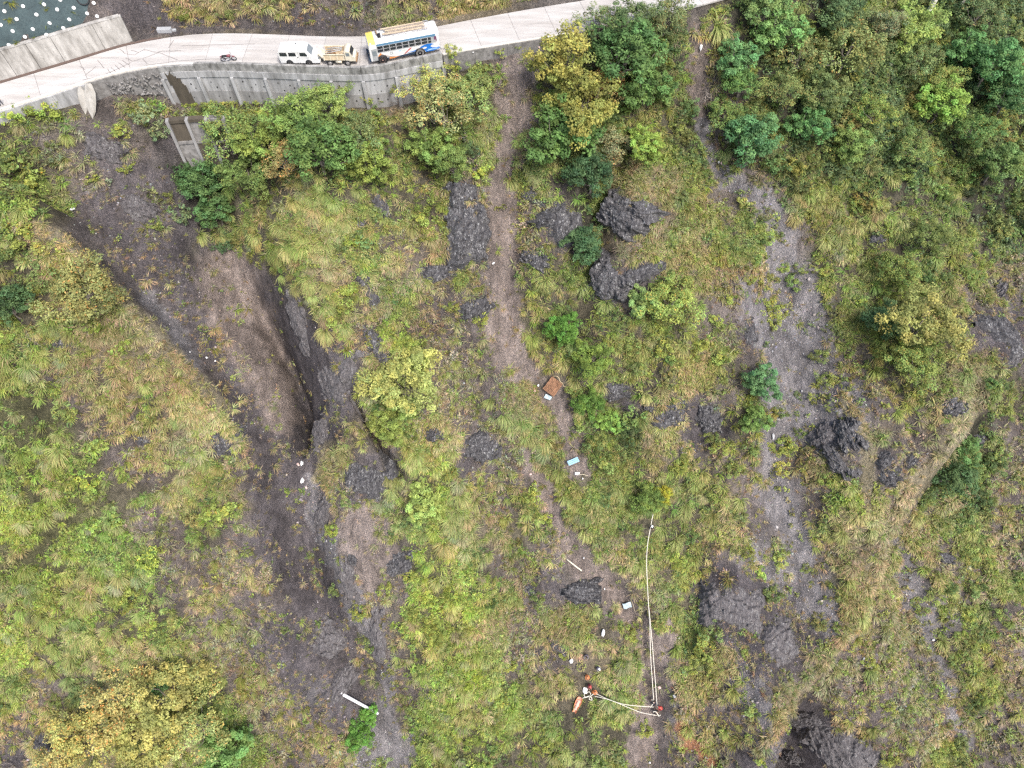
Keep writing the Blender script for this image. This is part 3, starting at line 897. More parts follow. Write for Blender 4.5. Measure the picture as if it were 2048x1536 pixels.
slope_x = (HZ(rx + 0.6, ry) - HZ(rx - 0.6, ry)) / 1.2
slope_y = (HZ(rx, ry + 0.6) - HZ(rx, ry - 0.6)) / 1.2
steep = np.hypot(slope_x, slope_y)


def cls(c): return {'o': ORANGE, 'S': SOIL, 'c': CREST}.get(c, IX.get(c))


def choose(dens, patchy=0.0, steep_max=1.9):
    """roots per square metre for each kind of cover -> indices"""
    p = np.zeros(len(rx))
    for c, d in dens.items(): p[cl == cls(c)] = d
    p = p / PXPER_M2
    if patchy: p = p * np.clip(1 + patch * patchy * 2.0, 0.25, 3)
    p[steep > steep_max] *= 0.15
    return np.nonzero(RNG.random(len(rx)) < p)[0]


def turns(i, tilt=0.35, yaw=PI):
    n = len(i)
    r = np.zeros((n, 3))
    r[:, 0] = np.clip(np.arctan(slope_y[i]) * 0.55, 0, 0.8) + RNG.normal(0, 0.12, n) * tilt * 2
    r[:, 1] = -np.clip(np.arctan(slope_x[i]), -0.9, 0.9) * 0.5 + RNG.normal(0, 0.12, n) * tilt * 2
    r[:, 2] = RNG.uniform(-yaw, yaw, n)
    return r


def tints(i, cols, jit=0.16):
    """cols: for each cover letter a list of colours to draw from"""
    out = np.zeros((len(i), 3))
    big = fbm(71, rx[i], ry[i], 7, 3)
    for c in set(cl[i]):
        nm = {SOIL: 'S', ORANGE: 'o', CREST: 'c'}.get(c, CLS[c] if c < len(CLS) else 'S')
        pal = np.array(cols.get(nm, cols['*'])); m = cl[i] == c
        out[m] = pal[RNG.integers(0, len(pal), m.sum())]
    hue = fbm(73, rx[i], ry[i], 5, 3)[:, None]
    out = out * (1 + hue * np.array([[0.20, 0.04, -0.1]]))
    return out * (1 + RNG.normal(0, jit, (len(i), 1))).clip(0.5, 1.6) * (1 + big[:, None] * 0.35) * (1 + RNG.normal(0, 0.06, (len(i), 3)))


STRAW = (0.36, 0.325, 0.185); TAN = (0.32, 0.28, 0.185); OLIVE = (0.25, 0.27, 0.095); YG = (0.265, 0.33, 0.085); LIME = (0.285, 0.385, 0.085)
GREEN = (0.15, 0.215, 0.075); DARK = (0.095, 0.14, 0.056); BLUEG = (0.15, 0.215, 0.095); MID = (0.195, 0.26, 0.08); RUST = (0.30, 0.24, 0.15); GREYG = (0.30, 0.30, 0.18)
STRAWG = (0.31, 0.315, 0.145)

i = choose({'b': 4.0, 'd': 4.2, 'g': 2.4, 'y': 2.0, 'm': 3.0, 'G': 1.2, 'D': 0.8, '.': 2.2, 's': 0.5, 'S': 0.5, 'o': 0.15, 'R': 1.6, 'c': 8.0}, 0.9)
sc = (RNG.uniform(0.55, 1.4, len(i)))[:, None] * np.ones((1, 3))
scatter('short_grass', SHORT, rx[i], ry[i], turns(i), sc, tints(i, {'*': [TAN, TAN, STRAW, OLIVE, RUST], 'c': [STRAW, (0.40, 0.345, 0.21), STRAW, STRAWG], 'b': [TAN, (0.24, 0.18, 0.11), STRAW, OLIVE], 'm': [OLIVE, TAN, STRAWG, MID], 'y': [YG, STRAWG, TAN], 'G': [MID, OLIVE], 'D': [MID, OLIVE]}),
        RNG.integers(0, len(SHORT), len(i)), 'short dry grass scattered thinly over the brown soil and rock', 'dry grass')

i = choose({'b': 0.75, 'd': 4.0, 'g': 2.6, 'y': 1.5, 'm': 2.0, 'G': 0.9, 'D': 0.45, '.': 0.10, 's': 0.05, 'S': 0.10, 'R': 1.0, 'c': 1.2}, 0.8)
sc = (RNG.uniform(0.7, 1.65, len(i)))[:, None] * np.ones((1, 3))
scatter('grass', CLUMP, rx[i], ry[i], turns(i, 0.35, 0.9), sc, tints(i, {'*': [TAN, STRAW, OLIVE], 'c': [STRAW, (0.40, 0.345, 0.21)], 'd': [STRAW, TAN, STRAW, OLIVE, STRAWG], 'g': [STRAWG, OLIVE, YG, STRAW], 'm': [OLIVE, YG, MID, STRAWG], 'y': [YG, LIME, STRAWG, OLIVE], 'G': [MID, OLIVE], 'D': [MID, OLIVE, GREEN]}),
        RNG.integers(0, len(CLUMP), len(i)), 'bent straw coloured and green grass covering the slope between the shrubs', 'grass')

i = choose({'b': 0.7, 'd': 0.8, 'g': 1.2, 'y': 4.2, 'm': 2.1, 'G': 3.0, 'D': 3.8, '.': 0.09, 's': 0.2, 'S': 0.06, 'R': 0.5}, 1.3)
sc = (RNG.uniform(0.6, 1.6, len(i)))[:, None] * np.ones((1, 3))
scatter('ground_cover', HERB, rx[i], ry[i], turns(i), sc, tints(i, {'*': [OLIVE, YG, MID], 'b': [OLIVE, YG, GREYG, TAN], 'y': [LIME, YG, LIME, YG, MID], 'm': [MID, YG, GREEN, OLIVE, OLIVE], 'G': [GREEN, MID, DARK], 'D': [GREEN, DARK, MID, BLUEG], 'd': [OLIVE, YG]}),
        RNG.integers(0, len(HERB), len(i)), 'low leafy yellow green herbs creeping over the slope', 'ground cover')

i = choose({'s': 5.0, '.': 1.1, 'b': 0.5, 'S': 0.8, 'o': 1.0, 'R': 0.4}, 0.7)
sz = RNG.uniform(0.08, 0.24, len(i)) * np.where(RNG.random(len(i)) < 0.06, 2.2, 1)
sc = sz[:, None] * RNG.uniform(0.7, 1.3, (len(i), 3))
scatter('gravel', COBBLE, rx[i], ry[i], RNG.uniform(-PI, PI, (len(i), 3)), sc, tints(i, {'*': [(0.24, 0.225, 0.23), (0.29, 0.275, 0.275), (0.18, 0.17, 0.172), (0.34, 0.325, 0.32)], 'S': [(0.25, 0.21, 0.185), (0.2, 0.17, 0.15)]}),
        RNG.integers(0, len(COBBLE), len(i)), 'loose grey gravel and stones lying in the scree chutes', 'gravel', 0.0)


# ------------------------------------------------------------------ plants one can tell apart
MARKS = [(812, 770, 'round yellow tree'), (1128, 660, 'vivid green tree'), (1105, 775, 'rusty sheet'), (1147, 923, 'light blue panel'), (1255, 1208, 'pale blue sheet'), (1153, 1408, 'orange stretcher'),
         (1312, 1416, 'right rope team'), (720, 1407, 'white pole'), (720, 1472, 'vivid gully bush'), (940, 460, 'streaked black rock face'), (1240, 430, 'lichened rock'), (1380, 836, 'two black domed rocks'),
         (1845, 645, 'cream topped tree'), (1522, 765, 'bluish scree tree'), (850, 1010, 'pale lime tree'), (1220, 845, 'ball shaped tree'), (1345, 605, 'pale yellow green tree'), (1165, 490, 'dark bushy tree'),
         (165, 590, 'flat olive crown'), (300, 1440, 'olive brown trees'), (620, 238, 'bright tree by the wall'), (470, 268, 'twiggy tree'), (1165, 215, 'olive yellow tree'), (1290, 290, 'lime round tree'),
         (1885, 205, 'bright thicket tree'), (1990, 130, 'corner tree'), (1700, 100, 'wide olive tree'), (1505, 280, 'chute side tree'), (1900, 955, 'dark ridge tree'), (1672, 925, 'striped rock'), (1905, 815, 'ridge top rock'),
         (745, 968, 'black overhang'), (452, 893, 'spur edge rock'), (135, 685, 'dark rock edge'), (187, 211, 'leaning grey slabs'), (1325, 990, 'golden tree'), (1162, 1185, 'trail side rock'), (1385, 1490, 'orange earth'),
         (1148, 1131, 'cream post'), (2015, 670, 'right edge rock wall'), (355, 270, 'ribbed lower wall'), (1470, 118, 'blue green tree'), (1870, 1240, 'right gravel strip'), (1590, 1150, 'lower grey scree'), (1620, 1480, 'dark bottom cliff'),
         (570, 1020, 'dark gully'), (290, 880, 'small spur rock'), (810, 90, 'bus'), (600, 110, 'white van'), (870, 300, 'thin pale trees'), (1400, 95, 'white chute sack'), (640, 560, 'tussock field'), (1755, 480, 'small black rock'),
         (1298, 1180, 'long hanging rope'), (950, 1350, 'lone lime shrub'), (2000, 330, 'right edge tree'), (965, 895, 'charcoal hollow'), (1215, 565, 'broken rock step'), (800, 1130, 'cracked grey rock'), (1950, 1415, 'dark corner shrub'),
         (60, 375, 'big left edge shrub'), (300, 1120, 'lime spur shrub'), (100, 50, 'teal netting'), (1030, 180, 'brown scar top')]


def region(px, py):
    """where it stands: a direction from the nearest thing one can find in the picture"""
    d = [math.hypot(px - a, py - b) for a, b, _ in MARKS]
    k = int(np.argmin(d)); a, b, nm = MARKS[k]; dx, dy = px - a, py - b
    how = 'close' if d[k] < 55 else 'just' if d[k] < 95 else 'well' if d[k] < 150 else 'far'
    an = math.degrees(math.atan2(-dy, dx)) % 360
    way = ['right of', 'up and right of', 'above', 'up and left of', 'left of', 'down and left of', 'below', 'down and right of'][int((an + 22.5) // 45) % 8]
    return '%s %s the %s' % (how, way, nm)


def shade(t):
    r_, g_, b_ = t
    if r_ > g_ * 1.05: return 'straw coloured'
    if r_ > g_ * 0.93: return 'olive'
    if g_ > 0.2: return 'yellow green'
    if g_ > 0.15: return 'fresh green'
    if b_ > r_ * 0.8: return 'bluish green'
    return 'dark green'


# tall tussocks: the biggest ones are objects, the rest belong to the tall grass
i = choose({'g': 0.6, 'd': 0.10, 'y': 0.26, 'm': 0.12, 'b': 0.018, 'G': 0.05, 'D': 0.03}, 0.5)
TG = (0.33, 0.36, 0.14)
tt = tints(i, {'*': [STRAWG, OLIVE, TG], 'd': [STRAW, STRAWG, OLIVE], 'y': [TG, YG, STRAWG, GREYG], 'g': [TG, (0.36, 0.34, 0.16), TG, GREYG, (0.25, 0.31, 0.11)]}, 0.12)
ts = RNG.uniform(0.5, 1.2, len(i)); tr_ = turns(i, 0.2, 0.6); tk = RNG.integers(0, len(TUSSOCK), len(i))
EXTRA = [(650, 490, 1.3), (575, 500, 1.2), (620, 560, 1.2), (560, 450, 1.2), (690, 440, 1.1), (600, 620, 1.3), (650, 660, 1.3), (510, 470, 1.1), (740, 420, 1.0), (1435, 55, 1.7), (1380, 170, 1.5), (400, 470, 1.2), (440, 470, 1.2),
         (115, 415, 1.2), (45, 420, 1.0), (120, 900, 1.4), (240, 1150, 1.3), (160, 1270, 1.4), (145, 1310, 1.3), (190, 1270, 1.2), (340, 1290, 1.1), (440, 1250, 1.2), (920, 990, 1.3), (950, 1000, 1.3), (900, 1040, 1.2),
         (1060, 870, 1.2), (1090, 880, 1.2), (1120, 910, 1.1), (1085, 940, 1.2), (1130, 990, 1.1), (1270, 1340, 1.2), (1290, 1335, 1.1), (1370, 1010, 1.2), (1350, 1080, 1.1), (1170, 1060, 1.2), (1230, 1180, 1.2), (1710, 450, 1.2), (1650, 480, 1.1),
         (1800, 460, 1.3), (1740, 540, 1.2), (1720, 610, 1.2), (1780, 350, 1.3), (1740, 330, 1.2), (1830, 1030, 1.3), (1700, 1220, 1.2), (1720, 1230, 1.2), (1650, 1270, 1.1), (1880, 1280, 1.1), (970, 1310, 1.1), (985, 1370, 1.1), (930, 1380, 1.0),
         (1020, 360, 1.3), (1060, 330, 1.3), (985, 520, 1.2), (1090, 560, 1.3), (1150, 760, 1.1), (1200, 770, 1.1), (1160, 820, 1.0), (1420, 1060, 1.0), (1480, 1000, 1.1), (1290, 790, 1.0), (850, 560, 1.0), (890, 850, 1.0), (905, 900, 1.0), (980, 800, 1.0)]
ex, ey, ez = ground(np.array([p[0] for p in EXTRA]), np.array([p[1] for p in EXTRA]))
ppx2 = np.concatenate([ppx[i], [p[0] for p in EXTRA]]); ppy2 = np.concatenate([ppy[i], [p[1] for p in EXTRA]])
tx = np.concatenate([rx[i], ex]); ty = np.concatenate([ry[i], ey]); ts = np.concatenate([ts, [p[2] for p in EXTRA]])
tt = np.concatenate([tt, np.array([(0.36, 0.37, 0.155)] * len(EXTRA)) * (1 + RNG.normal(0, 0.1, (len(EXTRA), 1)))])
tr_ = np.concatenate([tr_, np.stack([RNG.uniform(0.15, 0.35, len(EXTRA)), RNG.normal(0, 0.1, len(EXTRA)), RNG.uniform(-0.4, 0.4, len(EXTRA))], -1)])
tk = np.concatenate([tk, RNG.integers(0, len(TUSSOCK), len(EXTRA))])
vis = (ppx2 > 10) & (ppx2 < 2038) & (ppy2 > 20) & (ppy2 < 1526)
order = np.argsort(-(ts + np.where(vis, 10, 0)))
bare_below = cover_at(ppx2, ppy2 + 14); bare_below = bare_below[SOIL] + bare_below[CREST] + bare_below[IX['s']]
order = order[~(kept_off(ppx2[order], ppy2[order] + 10, 0.9) | (bare_below[order] > 0.5))]
own = order[:270]; rest = order[270:]
for q in own:
    tw = tuple(float(v) for v in tt[q])
    pl = region(ppx2[q], ppy2[q])
    o = link('grass_tussock', TUSSOCK[tk[q]], None, (tx[q], ty[q], float(HZ(tx[q], ty[q])) - 0.08), tuple(tr_[q]), float(ts[q]))
    o['tint'] = tw + (1.0,)
    sz = 'large' if ts[q] > 1.0 else 'middle sized'
    setp(o, '%s %s drooping tussock %s' % (sz, shade(tw), pl), 'tussock', '%s %s grass tussocks %s' % (sz, shade(tw), pl))
scatter('tall_grass', TUSSOCK, tx[rest], ty[rest], tr_[rest], ts[rest][:, None] * np.ones((1, 3)), tt[rest], tk[rest], 'smaller tufts of tall drooping grass all over the slope', 'tall grass')

# shrubs sown by cover
i = choose({'D': 0.20, 'G': 0.18, 'm': 0.10, 'y': 0.06, 'g': 0.022, 'd': 0.012, 'b': 0.012, 's': 0.03, '.': 0.006}, 0.8)
st = tints(i, {'*': [MID, YG, OLIVE], 'D': [GREEN, DARK, MID, BLUEG, OLIVE, GREEN], 'G': [GREEN, MID, YG, DARK], 'm': [MID, YG, GREEN], 'y': [LIME, YG, MID], 'b': [YG, MID, OLIVE]}, 0.15)
ss = RNG.uniform(0.55, 1.35, len(i)) * np.where(np.isin(cl[i], [IX['D'], IX['G']]), 1.2, 0.85)
SHR = [(px_, py_, s_, c_) for px_, py_, s_, c_ in [
    (30, 235, 1.3, LIME), (75, 215, 1.7, LIME), (60, 375, 1.9, YG), (20, 330, 1.8, MID), (235, 260, 1.2, YG), (250, 335, 1.0, YG), (180, 355, 0.8, YG), (290, 235, 1.7, (0.2, 0.26, 0.14)), (315, 260, 1.2, (0.18, 0.25, 0.13)), (105, 310, 1.6, (0.2, 0.25, 0.14)),
    (360, 430, 1.3, (0.16, 0.24, 0.12)), (450, 485, 1.6, (0.10, 0.18, 0.09)), (30, 460, 1.6, YG), (15, 500, 1.5, GREEN), (190, 655, 1.1, LIME), (250, 690, 0.8, LIME), (90, 560, 1.6, GREEN), (20, 590, 1.8, DARK), (310, 450, 0.9, MID),
    (300, 1120, 1.6, LIME), (260, 1200, 1.5, YG), (450, 1020, 1.6, YG), (420, 1030, 1.2, YG), (180, 960, 1.3, LIME), (720, 1225, 1.2, YG), (1000, 1395, 1.3, YG), (945, 1350, 1.3, (0.24, 0.34, 0.05)), (1065, 990, 1.3, YG), (1090, 1040, 1.2, YG),
    (1120, 990, 0.9, YG), (1355, 1120, 1.1, LIME), (1415, 1300, 1.9, YG), (1425, 1270, 1.4, (0.2, 0.28, 0.1)), (1390, 1340, 1.0, YG), (1240, 1330, 0.8, LIME), (1215, 1335, 0.9, LIME), (1560, 1100, 1.2, MID), (1545, 1190, 1.3, GREEN), (1560, 825, 1.0, GREEN),
    (1570, 890, 1.5, YG), (1595, 790, 0.6, BLUEG), (1625, 795, 0.7, YG), (1650, 760, 1.2, MID), (1640, 715, 1.2, MID), (1545, 610, 1.4, YG), (1550, 640, 1.2, YG), (1600, 540, 1.0, MID), (1640, 540, 1.2, YG), (1890, 1045, 1.0, MID), (1840, 1080, 0.8, MID),
    (1950, 1180, 1.4, GREEN), (1840, 1210, 1.2, MID), (1945, 1290, 1.1, MID), (1935, 1230, 1.0, YG), (1790, 1510, 1.1, YG), (1770, 1520, 1.0, YG), (1780, 1415, 0.9, YG), (1740, 1325, 0.9, YG), (1785, 1320, 0.8, YG), (1950, 1415, 1.3, DARK), (1900, 1500, 1.2, YG),
    (372, 210, 0.5, YG), (388, 206, 0.6, LIME), (408, 208, 0.5, YG), (425, 205, 0.7, YG), (446, 206, 0.6, (0.30, 0.32, 0.09)), (468, 208, 0.6, YG), (490, 205, 0.5, MID), (512, 206, 0.6, YG), (540, 204, 0.7, MID), (330, 222, 0.5, YG), (350, 228, 0.45, MID),
    (360, 250, 0.6, MID), (372, 262, 0.4, LIME), (690, 195, 0.7, YG), (735, 195, 0.8, YG), (760, 205, 0.6, MID), (790, 190, 0.8, YG), (905, 112, 0.9, YG), (935, 108, 0.8, MID), (965, 103, 0.7, YG), (1000, 106, 0.8, YG), (1035, 97, 0.6, YG), (900, 140, 1.2, YG), (950, 140, 1.2, MID),
    (1190, 1060, 0.8, MID), (1460, 340, 1.2, MID), (1380, 330, 1.3, MID), (1350, 250, 1.3, MID), (1390, 420, 1.0, YG), (1310, 660, 1.2, YG), (1260, 690, 1.3, MID), (1330, 700, 1.2, YG), (1400, 690, 1.1, YG), (1440, 720, 1.2, YG), (1240, 640, 1.2, GREEN), (1280, 740, 1.1, MID),
    (1150, 780, 1.3, MID), (1250, 900, 1.3, GREEN), (1210, 930, 1.6, MID), (1190, 890, 1.3, GREEN), (1160, 850, 1.2, MID), (1250, 960, 1.2, MID), (1360, 930, 1.1, YG), (1440, 900, 1.2, YG), (1470, 940, 1.2, MID), (1420, 870, 1.0, MID), (1500, 900, 1.1, GREEN),
    (665, 640, 1.2, YG), (690, 600, 1.6, YG), (700, 575, 1.2, LIME), (705, 480, 1.2, LIME), (845, 440, 1.4, YG), (860, 470, 1.2, YG), (975, 615, 1.0, GREEN), (960, 640, 1.1, YG), (1190, 330, 1.5, DARK), (620, 1110, 0.6, GREEN), (665, 1060, 0.9, LIME),
    (670, 1180, 0.9, GREEN), (740, 1290, 0.9, GREEN), (1425, 520, 0.9, YG), (1430, 640, 1.1, YG), (1500, 420, 1.0, GREEN), (1520, 480, 1.1, GREEN), (1470, 490, 1.0, GREEN), (1500, 560, 0.9, YG), (1460, 600, 0.9, YG), (1020, 1330, 0.9, YG), (1180, 1420, 1.1, YG),
    (1290, 1460, 1.0, YG), (1130, 1310, 0.8, YG), (1090, 1490, 1.1, YG), (870, 1270, 1.3, YG), (905, 1200, 1.3, LIME), (860, 1200, 1.1, LIME), (770, 1180, 1.0, YG), (820, 1150, 1.0, YG), (1210, 1250, 1.4, YG), (1260, 1270, 1.1, YG)]]
sx, sy, sz_ = ground(np.array([p[0] for p in SHR]), np.array([p[1] for p in SHR]), np.array([p[2] for p in SHR])[:, None] * 0.5)
allx = np.concatenate([rx[i], sx]); ally = np.concatenate([ry[i], sy]); alls = np.concatenate([ss, [p[2] for p in SHR]])
allt = np.concatenate([st, np.array([p[3] for p in SHR])]); apx = np.concatenate([ppx[i], [p[0] for p in SHR]]); apy = np.concatenate([ppy[i], [p[1] for p in SHR]])
fixed = np.arange(len(allx)) >= len(i)
vis = (apx > 5) & (apx < 2043) & (apy > 5) & (apy < 1531)
order = np.argsort(-(alls + np.where(vis, 10, 0) + np.where(fixed, 5, 0)))
order = order[~kept_off(apx[order], apy[order], 1.1) | (fixed[order] & (RNG.random(len(order)) < 0.3))]
own, rest = order[:285], order[285:]
ak = RNG.integers(0, len(SHRUBS), len(allx)); ar = RNG.uniform(-PI, PI, len(allx))
hgt = RNG.uniform(0.8, 1.15, len(allx))
for q in own:
    tw = tuple(float(v) for v in allt[q]); pl = region(apx[q], apy[q])
    o = link('shrub', SHRUBS[ak[q]], None, (allx[q], ally[q], float(HZ(allx[q], ally[q])) - 0.1), (0.2, 0, ar[q]), (alls[q], alls[q], alls[q] * hgt[q]))
    o['tint'] = (tw[0] * 1.1, tw[1] * 1.05, tw[2] * 0.95, 1.0)
    sz = 'big' if alls[q] > 1.3 else 'small' if alls[q] < 0.9 else 'rounded'
    setp(o, '%s %s shrub %s' % (sz, shade(tw), pl), 'shrub', '%s %s shrubs %s' % (sz, shade(tw), pl))
scatter('undergrowth', SHRUBS, allx[rest], ally[rest], np.stack([np.full(len(rest), 0.2), np.zeros(len(rest)), ar[rest]], -1), alls[rest][:, None] * np.ones((1, 3)), allt[rest], ak[rest],
        'small leafy bushes of the undergrowth between the bigger shrubs', 'undergrowth')

